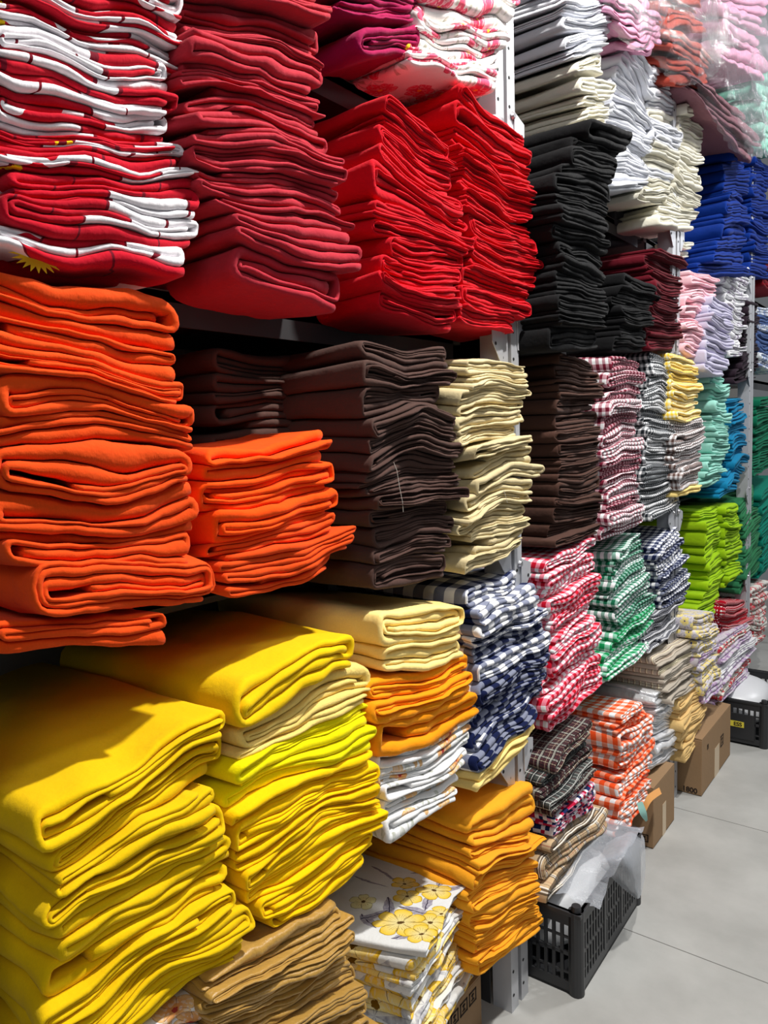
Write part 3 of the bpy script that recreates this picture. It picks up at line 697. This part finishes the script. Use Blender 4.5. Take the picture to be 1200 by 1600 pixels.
# ---- second unit, upper shelf
stack('the tall black pile under the whites', -0.78,
      [(916, 188), (905, 230), (880, 265), (868, 300), (866, 350), (880, 385), (880, 430), (864, 485), (862, 548)],
      [(988, 212), (972, 240), (955, 275), (950, 330), (952, 380), (952, 450), (940, 510), (938, 545)],
      [(1.4, 'black', C, 'black folded cloth', 3)] + many(13, 'black', C, 'black folded cloth', (4, 6), 22), 'mid', seed=24, depth=0.5)
stack('the short black pile beside the wine pile', -0.84, [(978, 424), (962, 470), (968, 510), (955, 550)], [(1020, 445), (1027, 470), (1018, 500), (1008, 548)],
      many(7, 'black', C, 'black folded cloth', (3, 5), 23), 'mid', seed=25)
stack('the wine red pile beside the pink pile', -0.85, [(1020, 383), (1018, 410), (1022, 450), (1012, 500), (1010, 548)], [(1072, 408), (1066, 440), (1062, 470), (1064, 510), (1052, 545)],
      many(12, 'wine', C, 'wine red folded cloth', (3, 5), 24), 'mid', seed=26)
stack('the charcoal cloths above the wine pile', -1.0, [(962, 296), (962, 385)], [(1060, 330), (1058, 372)], many(3, 'charcoal', C, 'charcoal folded cloth', (2, 3), 77), 'mid', seed=77)
stack('the white pair lying behind the wine pile', -0.93, [(1052, 378), (1052, 400)], [(1078, 378), (1080, 402)], many(2, 'ivory', WL, 'white folded cloth', (2, 3), 25), 'lo', seed=27, depth=0.3)
# ---- second unit, middle shelf
stack('the brown pile next to the posts', -0.85,
      [(871, 548), (868, 600), (864, 650), (872, 730), (872, 800), (862, 858)], [(930, 567), (940, 620), (938, 660), (938, 780), (936, 832)],
      many(15, 'brown', C, 'chocolate brown folded cloth', (4, 6), 26), 'mid', seed=28)
stack('the maroon gingham pile beside the brown pile', -0.85, [(957, 553), (950, 610), (945, 700), (950, 800), (945, 848)], [(1007, 568), (1002, 620), (1003, 700), (1000, 760), (1005, 820)],
      many(14, 'maroon_gingham', GC, 'maroon and white gingham cloth', (3, 5), 27), 'mid', seed=29)
stack('the black gingham pile', -0.86, [(1017, 547), (1006, 620), (1010, 700), (1004, 780), (1015, 815)], [(1050, 568), (1052, 640), (1050, 700), (1056, 760), (1062, 792)],
      many(15, 'black_gingham', GC, 'black and white gingham cloth', (3, 4), 28), 'mid', seed=30)
stack('the yellow and brown gingham pile at the second posts', -0.84, [(1046, 551), (1050, 600), (1052, 660), (1052, 720), (1058, 778)], [(1086, 562), (1094, 600), (1096, 660), (1098, 720), (1094, 768)],
      many(7, 'yellow_gingham', GC, 'yellow gingham cloth', (3, 4), 29) + many(7, 'grey_brown_gingham', GC, 'brown gingham cloth', (3, 4), 30) + [(0.9, 'cream', C, 'pale yellow folded cloth', 2)], 'mid', seed=31)
# ---- second unit, lower shelf
stack('the red gingham pile beside the navy gingham', -0.85,
      [(856, 876), (858, 920), (858, 960), (866, 1000), (860, 1050), (850, 1090), (862, 1150)], [(922, 841), (930, 870), (932, 920), (930, 960), (936, 1010), (936, 1035), (934, 1068)],
      many(13, 'red_gingham', GC, 'red and white gingham cloth', (3, 5), 31), 'hi', seed=32)
stack('the green gingham pile', -0.86, [(963, 862), (958, 920), (965, 980), (950, 1030), (935, 1086)], [(1003, 832), (1010, 900), (1026, 935), (1022, 975), (1000, 1030)],
      many(9, 'green_gingham', GC, 'dark green gingham cloth', (3, 4), 32) + many(6, 'bright_green_gingham', GC, 'bright green gingham cloth', (3, 5), 33), 'mid', seed=33)
stack('the navy check pile beside the green gingham', -0.86, [(1022, 858), (1030, 900), (1035, 950), (1010, 985), (1002, 1022)], [(1056, 822), (1066, 870), (1080, 915), (1066, 950), (1062, 985)],
      many(10, 'navy_check', GC, 'navy and white checked cloth', (3, 4), 34) + many(4, 'black_check', GC, 'small black check cloth', (3, 4), 35), 'mid', seed=34)
# ---- second unit, bottom shelf
stack('the tartan pile above the black crate', -0.83, [(862, 1193), (852, 1250), (866, 1310), (858, 1350), (846, 1418)], [(918, 1118), (926, 1215), (932, 1245), (954, 1285), (950, 1312)],
      many(5, ['red_tartan', 'grey_tartan'], TC, 'dark tartan cloth', (3, 5), 36) + [(1.5, 'mosaic', 'mosaic_print_cloth', 'red, white and navy mosaic print cloth', 4), (1.4, 'mosaic', 'mosaic_print_cloth', 'red, white and navy mosaic print cloth', 3)] +
      [(1.5, 'beige_tartan', TC, 'beige tartan cloth', 4), (1.6, 'beige_tartan', TC, 'beige tartan cloth', 3), (1.4, 'beige_tartan', TC, 'beige tartan cloth', 4)], 'hi', seed=35, depth=0.36)
stack('the orange gingham pile above the plastic bag', -0.83, [(966, 1118), (962, 1150), (968, 1200), (962, 1250), (958, 1312)], [(1006, 1090), (1014, 1120), (1024, 1160), (1012, 1220), (1004, 1268)],
      many(11, 'orange_gingham', GC, 'orange and white gingham cloth', (3, 5), 38), 'hi', seed=36, depth=0.4)
stack('the silver satin pile', -0.84, [(1018, 1085), (1025, 1130), (1022, 1170), (1016, 1212)], [(1052, 1070), (1060, 1110), (1062, 1150), (1054, 1185)],
      many(6, 'silver', SCL, 'shiny silver satin folded cloth', (3, 4), 39), 'mid', seed=37, depth=0.4, wave=3.0)
stack('the striped taupe pile over the silver satin', -0.82, [(1030, 1030), (1035, 1060), (1042, 1098)], [(1082, 998), (1094, 1030), (1098, 1065)],
      many(8, ['taupe_stripe', 'taupe'], C, 'taupe and cream striped folded cloth', (3, 4), 40), 'mid', seed=38)
stack('the tan pile beside the silver satin', -0.81, [(1062, 1080), (1064, 1130), (1070, 1195)], [(1098, 1062), (1102, 1100), (1096, 1150)],
      many(7, 'tan', C, 'tan folded cloth', (3, 4), 41), 'mid', seed=39)

# ---- third unit
stack('the royal blue pile under the plastic bags', -0.85, [(1135, 232), (1132, 300), (1125, 360), (1100, 425)], [(1168, 240), (1170, 300), (1172, 360), (1160, 432)],
      many(12, 'royal_blue', C, 'royal blue folded cloth', (3, 4), 42), 'mid', seed=40, depth=0.5)
stack('the second royal blue pile', -0.85, [(1178, 244), (1176, 330), (1176, 430)], [(1206, 262), (1206, 340), (1204, 436)],
      many(12, 'royal_blue', C, 'royal blue folded cloth', (3, 4), 43), 'mid', seed=41, depth=0.5)
stack('the pale pink pile', -0.85, [(1084, 422), (1080, 450), (1068, 490), (1070, 550)], [(1122, 436), (1120, 460), (1104, 500), (1096, 562)],
      many(11, 'pink', C, 'pale pink folded cloth', (3, 4), 44), 'mid', seed=42, depth=0.46)
stack('the lavender pile beside the pale pink pile', -0.82, [(1116, 462), (1108, 500), (1106, 540), (1098, 580)], [(1148, 480), (1148, 510), (1142, 560), (1132, 590)],
      many(8, 'lavender', C, 'lavender grey folded cloth', (3, 4), 45), 'mid', seed=43)
stack('the lilac print pile behind the lavender', -0.88, [(1130, 398), (1128, 425), (1138, 480), (1135, 560)], [(1160, 416), (1168, 450), (1166, 500), (1156, 556)],
      many(12, 'lilac_print', FC, 'white cloth with lilac pattern', (3, 4), 46), 'mid', seed=44)
stack('the aubergine pile', -0.88, [(1168, 470), (1162, 540), (1146, 600)], [(1182, 474), (1188, 530), (1180, 590)],
      many(9, 'aubergine', C, 'dark aubergine folded cloth', (3, 4), 47), 'lo', seed=45)
stack('the aqua pile beside the yellow gingham', -0.85, [(1112, 582), (1116, 640), (1118, 700), (1096, 768)], [(1136, 590), (1140, 650), (1142, 690), (1128, 752)],
      many(13, 'aqua', C, 'pale aqua folded cloth', (3, 4), 48), 'mid', seed=46, depth=0.46)
stack('the cyan blue pile', -0.86, [(1140, 624), (1142, 680), (1144, 720), (1122, 780)], [(1158, 622), (1166, 660), (1168, 710), (1150, 766)],
      many(11, 'cyan', C, 'cyan blue folded cloth', (3, 4), 49), 'lo', seed=47)
stack('the dark green pile beside the cyan pile', -0.87, [(1180, 625), (1180, 700), (1176, 745)], [(1208, 618), (1210, 680), (1206, 730)],
      many(10, 'dark_green', C, 'dark green folded cloth', (3, 4), 50), 'lo', seed=48)
stack('the inner lime green pile', -0.87, [(1102, 800), (1104, 850), (1110, 900), (1082, 975)], [(1128, 790), (1128, 850), (1132, 910), (1118, 960)],
      many(11, 'lime', C, 'lime green folded cloth', (3, 5), 51), 'mid', seed=49, depth=0.46)
stack('the outer lime green pile', -0.85, [(1132, 792), (1134, 850), (1134, 920)], [(1152, 786), (1160, 850), (1150, 908)],
      many(10, 'lime', C, 'lime green folded cloth', (3, 4), 52), 'mid', seed=50)
stack('the mid green pile beside the lime', -0.87, [(1160, 790), (1164, 850), (1158, 930)], [(1180, 756), (1188, 830), (1186, 885)],
      many(13, 'green', C, 'mid green folded cloth', (3, 4), 53), 'lo', seed=51)
stack('the teal green pile', -0.87, [(1188, 772), (1192, 850), (1190, 905)], [(1214, 742), (1216, 820), (1212, 880)],
      many(11, 'teal', C, 'teal green folded cloth', (3, 4), 54), 'lo', seed=52)
stack('the blue and yellow print pile over the box', -0.80, [(1084, 965), (1086, 1000), (1092, 1040), (1098, 1100)], [(1118, 958), (1124, 990), (1126, 1030), (1128, 1070)],
      many(9, ['blue_yellow_print', 'blue_yellow_print', 'purple_print'], FC, 'blue and yellow printed cloth', (3, 4), 55), 'mid', seed=53)
stack('the red dotted pile under the mid green', -0.85, [(1122, 940), (1128, 975), (1136, 1000)], [(1164, 940), (1172, 965), (1170, 985)],
      many(4, 'polka_red', 'dotted_cloth', 'red cloth with white dots', (3, 4), 56), 'mid', seed=54)
stack('the printed pile under the red dots', -0.82, [(1128, 1000), (1128, 1040), (1122, 1108)], [(1172, 972), (1180, 1010), (1166, 1055)],
      many(9, ['purple_print', 'red_flower_print', 'lilac_print'], FC, 'white, red and purple printed cloth', (3, 4), 57), 'mid', seed=55)
stack('the white flowered pile beside the red dots', -0.87, [(1176, 920), (1176, 960), (1178, 1010)], [(1204, 905), (1200, 950), (1196, 1000)],
      many(6, 'red_flower_print', FC, 'white cloth with red flowers', (3, 4), 58), 'mid', seed=56)
# ---- fourth unit
stack('the blue flower pile past the third posts', -0.88, [(1184, 478), (1186, 530), (1186, 572)], [(1212, 484), (1212, 535), (1210, 585)],
      many(7, ['blue_flower_print', 'denim'], FC, 'white and blue printed cloth', (3, 4), 59), 'lo', seed=57)
stack('the dark red pile past the third posts', -0.87, [(1192, 405), (1194, 448)], [(1216, 420), (1216, 462)],
      many(4, 'dark_red', C, 'dark red folded cloth', (3, 3), 60), 'lo', seed=58)

# ------------------------------------------------------------------ crates
def crate(label, corner, Lx, Ly, hz, rot=0.0, extra=None):
    """ventilated crate: its near aisle-side corner stands at `corner`; Lx runs towards the wall, Ly along the aisle"""
    t = thing('plastic_crate', label, 'crate', corner); t.rotation_euler = (0, 0, rot)
    th = 0.007
    def wall(p0, dirv, L, n, two=True):
        b = MB()
        ux, uy = dirv
        def bar(a0, a1, z0, z1, t0=0, t1=th):
            xs = sorted((p0[0] + ux * a0 + (-abs(uy)) * t0 if ux == 0 else p0[0] + ux * a0, p0[0] + ux * a1 + (-abs(uy)) * t1 if ux == 0 else p0[0] + ux * a1))
            ys = sorted((p0[1] + uy * a0 if uy else p0[1] + t0, p0[1] + uy * a1 if uy else p0[1] + t1))
            b.box(xs[0], xs[1], ys[0], ys[1], z0, z1)
        bar(0, L, 0.0, 0.035); bar(0, L, hz - 0.042, hz); bar(0, L, hz * 0.46, hz * 0.46 + 0.010)
        bar(0, L, hz * 0.24, hz * 0.24 + 0.006, 0.001, th - 0.001); bar(0, L, hz * 0.66, hz * 0.66 + 0.006, 0.001, th - 0.001)
        for i in range(n + 1):
            a = 0.022 + (L - 0.05) * i / n
            bar(a, a + 0.009, 0.035, hz - 0.042)
        for a in (L * 0.36, L * 0.64): bar(a, a + 0.016, 0.03, hz - 0.03, -0.002, th)
        return b
    wall((0, 0), (-1, 0), Lx, 15).build('side_panel', 'black_plastic', t)
    wall((0, Ly - th), (-1, 0), Lx, 15).build('side_panel', 'black_plastic', t)
    wall((0, 0), (0, 1), Ly, 22).build('side_panel', 'black_plastic', t)
    wall((-Lx + th, 0), (0, 1), Ly, 22).build('side_panel', 'black_plastic', t)
    MB().box(-Lx, 0, 0, Ly, 0.002, 0.008).build('base', 'black_plastic', t)
    r = MB()
    r.box(-Lx - 0.004, 0.006, -0.006, 0.010, hz - 0.012, hz); r.box(-Lx - 0.004, 0.006, Ly - 0.010, Ly + 0.006, hz - 0.012, hz)
    r.box(-0.010, 0.006, 0.010, Ly - 0.010, hz - 0.012, hz); r.box(-Lx - 0.004, -Lx + 0.010, 0.010, Ly - 0.010, hz - 0.012, hz)
    r.build('rim', 'black_plastic', t, bevel=0.002)
    for cx, cy in ((-0.014, 0.014), (-Lx + 0.014, 0.014), (-0.014, Ly - 0.014), (-Lx + 0.014, Ly - 0.014)):
        MB().cyl((cx, cy, 0.0), (0, 0, 1), 0.021, hz, 14).build('corner_post', 'black_plastic', t, smooth=False)
        MB().cyl((cx, cy, hz), (0, 0, 1), 0.014, 0.014, 14, 0.012).build('stacking_peg', 'black_plastic', t)
    return t
crate('black slotted plastic crate on the floor under the tartan cloths', (-0.748, 1.74, 0), 0.40, 0.50, 0.236, rot=0.02)
c2 = crate('black plastic crate with a yellow label beyond the cardboard boxes', (-0.662, 3.69, 0), 0.42, 0.52, 0.215)
lb = MB().box(-0.155, -0.095, -0.0085, -0.0068, 0.085, 0.112).build('label', 'yellow_label', c2); lb['label'] = 'yellow label with black letters'
MB().box(-0.36, -0.05, -0.0066, -0.0005, 0.03, 0.150).build('label_panel', 'black_plastic', c2)

def text(name, body, size, loc, rot, mat, parent):
    c = bpy.data.curves.new(name, 'FONT'); c.body = body; c.size = size; c.extrude = 0.0004; c.align_x = 'CENTER'; c.offset = 0.0009 * size / 0.03
    tmp = bpy.data.objects.new('lettering', c); COL.objects.link(tmp); dg = bpy.context.evaluated_depsgraph_get()
    me = bpy.data.meshes.new_from_object(tmp.evaluated_get(dg)); bpy.data.objects.remove(tmp)
    me.materials.clear(); me.materials.append(MAT[mat]); o = bpy.data.objects.new(name, me); COL.objects.link(o)
    o.location = loc; o.rotation_euler = rot; o.parent = parent
    return o
text('label_text', 'ESS', 0.026, (-0.122, -0.0089, 0.090), (math.pi / 2, 0, 0), 'ink', c2)

# ------------------------------------------------------------------ cardboard boxes
def carton(label, corner, Lx, Ly, hz, marks=(), open_top=False, rot=0.0):
    t = thing('cardboard_box', label, 'cardboard box', corner, 'cardboard boxes on the floor'); t.rotation_euler = (0, 0, rot)
    b = MB(); th = 0.005
    b.box(-Lx, 0, 0, th, 0, hz).box(-Lx, 0, Ly - th, Ly, 0, hz).box(-th, 0, th, Ly - th, 0, hz).box(-Lx, -Lx + th, th, Ly - th, 0, hz).box(-Lx, 0, 0, Ly, 0, th)
    b.build('box_body', 'cardboard', t, bevel=0.0015)
    # top flaps: long ones meet along the middle
    for s in (0, 1):
        f = MB(); x0 = -Lx / 2 + 0.002 if s == 0 else -Lx; x1 = 0 if s == 0 else -Lx / 2 - 0.002
        z = hz + 0.001
        up = 0.012 if open_top else 0.0
        f.v = [(x0, 0.002, z + (up if s == 0 else 0)), (x1, 0.002, z + (up if s else 0)), (x1, Ly - 0.002, z + (up if s else 0)), (x0, Ly - 0.002, z + (up if s == 0 else 0))]
        f.v += [(x, y, zz + 0.004) for x, y, zz in f.v]
        f.f = [(3, 2, 1, 0), (4, 5, 6, 7), (0, 1, 5, 4), (1, 2, 6, 5), (2, 3, 7, 6), (3, 0, 4, 7)]
        f.build('flap', 'cardboard', t)
    MB().box(0.0002, 0.0010, Ly * 0.42, Ly * 0.58, 0.0, hz * 0.55).build('tape_strip', 'tape', t)
    MB().box(-Lx * 0.5 - 0.025, -Lx * 0.5 + 0.025, -0.001, -0.0002, hz * 0.6, hz).build('tape_strip', 'tape', t)
    for face, a, z, s in marks:
        q = MB()
        def fr(a0, a1, z0, z1):
            if face == 'x': q.box(0.0003, 0.0011, a0, a1, z0, z1)
            else: q.box(a0, a1, -0.0011, -0.0003, z0, z1)
        fr(a, a + s, z, z + s * 0.12); fr(a, a + s, z + s * 0.88, z + s); fr(a, a + s * 0.12, z, z + s); fr(a + s * 0.88, a + s, z, z + s)
        fr(a + s * 0.44, a + s * 0.56, z + s * 0.25, z + s * 0.75); fr(a + s * 0.3, a + s * 0.7, z + s * 0.25, z + s * 0.33); fr(a + s * 0.32, a + s * 0.68, z + s * 0.6, z + s * 0.72)
        q.build('printed_symbol', 'ink', t)
    return t
carton('cardboard box with printed handling symbols under the yellow flower cloths', (-0.915, 0.893, 0), 0.34, 0.62, 0.135,
       [('x', 0.435 + 0.042 * i, 0.088, 0.034) for i in (-3, -2, -1, 0, 1, 2, 3)])
carton('cardboard box behind the plastic bag, under the silver satin', (-0.820, 2.563, 0), 0.36, 0.25, 0.222, [('y', -0.045, 0.02, 0.028)])
c3 = carton('cardboard box marked 1800 standing before the black labelled crate', (-0.784, 3.058, 0), 0.40, 0.48, 0.236, [('y', -0.075, 0.185, 0.03), ('x', 0.08, 0.17, 0.02), ('x', 0.30, 0.10, 0.05)], open_top=True)
text('box_print', '1800', 0.030, (-0.046, -0.0006, 0.008), (math.pi / 2, 0, 0), 'ink', c3)

# ------------------------------------------------------------------ plastic bags and the soft bundles inside them
def sheet(name, pts, mat, rng, amp=0.01, nu=26, nv=22, label=None, cat=None, group=None):
    """crumpled film through a grid of control points (rows of xyz)"""
    P = np.array(pts, float); R_, C_ = P.shape[:2]
    def interp(P, n, axis):
        P = np.moveaxis(P, axis, 0); m_ = len(P); out = []
        for t in np.linspace(0, m_ - 1, n):
            i = min(int(t), m_ - 2); f = t - i
            p0 = P[max(i - 1, 0)]; p1 = P[i]; p2 = P[i + 1]; p3 = P[min(i + 2, m_ - 1)]
            out.append(0.5 * ((2 * p1) + (-p0 + p2) * f + (2 * p0 - 5 * p1 + 4 * p2 - p3) * f * f + (-p0 + 3 * p1 - 3 * p2 + p3) * f ** 3))
        return np.moveaxis(np.array(out), 0, axis)
    Q = interp(interp(P, nu, 0), nv, 1)
    for _ in range(6):
        k = np.array([rng.uniform(-45, 45) for _ in range(3)]); d = _n([rng.gauss(0, 1) for _ in range(3)])
        s = Q @ k + rng.uniform(0, 6); Q = Q + (np.abs(np.sin(s)) - 0.6)[..., None] * d * amp * rng.uniform(0.4, 1)
    org = Q.reshape(-1, 3).mean(0); V = (Q.reshape(-1, 3) - org)
    me = bpy.data.meshes.new(name); f = [(i * nv + j, i * nv + j + 1, (i + 1) * nv + j + 1, (i + 1) * nv + j) for i in range(nu - 1) for j in range(nv - 1)]
    me.from_pydata([tuple(v) for v in V], [], f); me.materials.append(MAT[mat])
    for p in me.polygons: p.use_smooth = True
    o = bpy.data.objects.new(name, me); COL.objects.link(o); o.location = org
    if label: tag(o, label, cat, group)
    return o
def fp_(px, py, X): return on_front(px, py, X)
rb = random.Random(5)
# bag hanging over the crate's edge under the orange gingham
sheet('plastic_bag', [[fp_(948, 1318, -0.80), fp_(965, 1308, -0.78), fp_(985, 1298, -0.78), fp_(1000, 1294, -0.80)],
                      [fp_(938, 1345, -0.75), fp_(960, 1335, -0.72), fp_(985, 1326, -0.70), fp_(1008, 1322, -0.74)],
                      [fp_(952, 1368, -0.74), fp_(970, 1366, -0.70), fp_(992, 1362, -0.68), fp_(1009, 1356, -0.72)],
                      [fp_(988, 1400, -0.72), fp_(992, 1402, -0.70), fp_(997, 1403, -0.69), fp_(1002, 1398, -0.71)]], 'milky_film', rb, 0.0035,
      label='translucent white plastic bag hanging over the crate under the orange gingham', cat='plastic bag')
# clear liner lying across the crate opening
sheet('plastic_liner', [[(-0.745 + 0.03, 1.80, 0.235), (-0.735, 1.95, 0.25), (-0.735, 2.12, 0.27), (-0.74, 2.22, 0.26)],
                        [(-0.80, 1.78, 0.25), (-0.80, 1.95, 0.26), (-0.80, 2.10, 0.27), (-0.80, 2.22, 0.26)],
                        [(-0.90, 1.76, 0.255), (-0.90, 1.92, 0.26), (-0.90, 2.08, 0.26), (-0.90, 2.20, 0.26)],
                        [(-1.08, 1.77, 0.22), (-1.08, 1.9, 0.20), (-1.08, 2.05, 0.20), (-1.08, 2.18, 0.22)]], 'milky_film', rb, 0.01,
      label='crumpled clear plastic liner lying over the crate under the beige tartan', cat='plastic liner')
# white bundle inside the first crate
def blob(name, c, r, mat, rng, amp=0.12, n=26, mr=16):
    V = []; F_ = []
    ks = [(_n([rng.gauss(0, 1) for _ in range(3)]) * rng.uniform(2, 9), rng.uniform(0, 6)) for _ in range(9)]
    for i in range(mr + 1):
        ph = math.pi * i / mr
        for j in range(n):
            th = 2 * math.pi * j / n
            d = np.array([math.sin(ph) * math.cos(th), math.sin(ph) * math.sin(th), math.cos(ph)])
            p = np.sign(d) * np.abs(d) ** 0.75
            s = 1 + amp * sum(math.sin(d @ k + q) for k, q in ks) / 4
            V.append(tuple(p * np.array(r) * s))
    for i in range(mr):
        for j in range(n): F_.append((i * n + j, (i + 1) * n + j, (i + 1) * n + (j + 1) % n, i * n + (j + 1) % n))
    me = bpy.data.meshes.new(name); me.from_pydata(V, [], F_); me.materials.append(MAT[mat])
    for p in me.polygons: p.use_smooth = True
    o = bpy.data.objects.new(name, me); COL.objects.link(o); o.location = c
    return o
tag(blob('plastic_wrapped_bundle', (-0.95, 1.985, 0.115), (0.165, 0.215, 0.095), 'white_liner', rb, 0.05), 'white plastic wrapped bundle inside the crate under the tartan cloths', 'bundle')
tag(blob('plastic_wrapped_bundle', (-0.87, 3.95, 0.135), (0.18, 0.22, 0.10), 'white_liner', rb, 0.04), 'white plastic wrapped bundle inside the crate with the yellow label', 'bundle')
# coloured paper slips by the second box
sheet('paper_slip', [[fp_(1003, 1262, -0.80), fp_(1008, 1272, -0.79)], [fp_(1012, 1242, -0.79), fp_(1018, 1252, -0.78)], [fp_(1030, 1230, -0.79), fp_(1034, 1240, -0.78)]], 'paper_card', rb, 0.001, 8, 5,
      'curled orange paper slip sticking out beside the orange gingham', 'paper slip')
sheet('paper_slip', [[fp_(995, 1255, -0.80), fp_(1004, 1252, -0.79)], [fp_(1000, 1272, -0.79), fp_(1010, 1268, -0.78)], [fp_(1009, 1284, -0.79), fp_(1012, 1282, -0.78)]], 'paper_teal', rb, 0.001, 8, 5,
      'small teal paper slip hanging below the orange slip', 'paper slip')

# soft thick folds of the bagged bundles on the top shelves
def bundle(words, X, near, far, mat, n, seed, lod='hi', depth=0.12):
    stack(words, X, near, far, [(1, mat, 'folded_towel', 'soft ' + mat.replace('_', ' ') + ' towel', 2) for _ in range(n)], lod, depth=depth, seed=seed, wave=1.2, jit=0.8, drop=0.5, bow=0.01)
bundle('the bagged pink pile over the whites', -0.80, [(958, -60), (960, 0), (982, 48), (996, 74)], [(1028, -60), (1034, 10), (1030, 38), (1016, 64)], 'rose_pink', 6, 70, depth=0.06)
bundle('the bagged coral pile', -0.79, [(1040, -40), (1045, 40), (1058, 95), (1072, 130)], [(1095, -20), (1100, 40), (1120, 76), (1100, 118)], 'coral', 7, 71, depth=0.12)
bundle('the bagged mauve pile over the royal blue', -0.78, [(1075, 95), (1083, 125), (1108, 160)], [(1196, 180), (1190, 215), (1178, 250)], 'mauve', 3, 72, depth=0.14)
bundle('the bagged pink pile above the mauve', -0.74, [(1130, -60), (1128, 10), (1135, 60), (1150, 100)], [(1200, -60), (1205, 20), (1205, 80), (1195, 110)], 'rose_pink', 5, 73)
bundle('the bagged mint pile past the mauve', -0.80, [(1192, 95), (1194, 150), (1200, 235)], [(1225, 80), (1230, 150), (1225, 240)], 'mint', 5, 74)
def bagfilm(pts, label, seed):
    sheet('plastic_bag', pts, 'clear_film', random.Random(seed), 0.012, 34, 26, label, 'plastic bag')
bagfilm([[fp_(950, -60, -0.68), fp_(990, -60, -0.66), fp_(1040, -60, -0.68)], [fp_(948, 10, -0.67), fp_(995, 15, -0.64), fp_(1042, 5, -0.67)], [fp_(970, 60, -0.70), fp_(1000, 66, -0.66), fp_(1034, 40, -0.69)], [fp_(990, 74, -0.80), fp_(1004, 78, -0.78), fp_(1022, 66, -0.8)]],
        'clear plastic bag round the soft pink towels over the whites', 1)
bagfilm([[fp_(1002, -60, -0.68), fp_(1060, -60, -0.64), fp_(1120, -40, -0.68)], [fp_(1002, 40, -0.68), fp_(1062, 30, -0.63), fp_(1124, 40, -0.67)], [fp_(1024, 100, -0.69), fp_(1066, 90, -0.65), fp_(1128, 90, -0.68)], [fp_(1056, 132, -0.76), fp_(1080, 134, -0.74), fp_(1110, 122, -0.76)]],
        'clear plastic bag round the coral towels', 2)
bagfilm([[fp_(1110, 0, -0.70), fp_(1150, 20, -0.64), fp_(1200, 30, -0.68)], [fp_(1090, 90, -0.69), fp_(1150, 90, -0.63), fp_(1206, 90, -0.67)], [fp_(1100, 160, -0.70), fp_(1150, 160, -0.64), fp_(1200, 160, -0.68)], [fp_(1146, 238, -0.74), fp_(1170, 246, -0.70), fp_(1192, 244, -0.72)]],
        'clear crinkled plastic bag round the mauve towels', 3)
bagfilm([[fp_(1095, -60, -0.69), fp_(1150, -60, -0.66), fp_(1215, -60, -0.68)], [fp_(1092, 0, -0.68), fp_(1150, 10, -0.65), fp_(1215, 0, -0.68)], [fp_(1112, 70, -0.69), fp_(1150, 70, -0.66), fp_(1215, 80, -0.68)]],
        'clear plastic bag round the pink towels above the mauve ones', 4)
bagfilm([[fp_(1172, 80, -0.74), fp_(1200, 70, -0.72), fp_(1230, 70, -0.74)], [fp_(1172, 150, -0.74), fp_(1200, 150, -0.71), fp_(1230, 150, -0.74)], [fp_(1180, 240, -0.76), fp_(1200, 246, -0.73), fp_(1230, 240, -0.75)]],
        'clear plastic bag round the mint towels', 5)
sun(58, 398, -0.855, 0.034, bpy.data.objects['hanging_flag'])
def thread(pts, X, label):
    P = [on_front(x, y, X) for x, y in pts]; c = bpy.data.curves.new('loose_thread', 'CURVE'); c.dimensions = '3D'; c.bevel_depth = 0.0005
    sp = c.splines.new('POLY'); sp.points.add(len(P) - 1)
    for q, p in zip(sp.points, P): q.co = (*(Vector(p) - Vector(P[0])), 1)
    tmp = bpy.data.objects.new('strand', c); COL.objects.link(tmp); me = bpy.data.meshes.new_from_object(tmp.evaluated_get(bpy.context.evaluated_depsgraph_get())); bpy.data.objects.remove(tmp)
    o = bpy.data.objects.new('loose_thread', me); COL.objects.link(o); o.location = P[0]; me.materials.clear(); me.materials.append(MAT['thread'])
    tag(o, label, 'thread')
thread([(615, 722), (620, 735), (624, 760), (629, 785), (630, 800)], -0.825, 'thin pale thread hanging down the dark brown pile')
thread([(787, 765), (790, 775), (793, 786)], -0.815, 'short pale thread hanging on the beige pile')
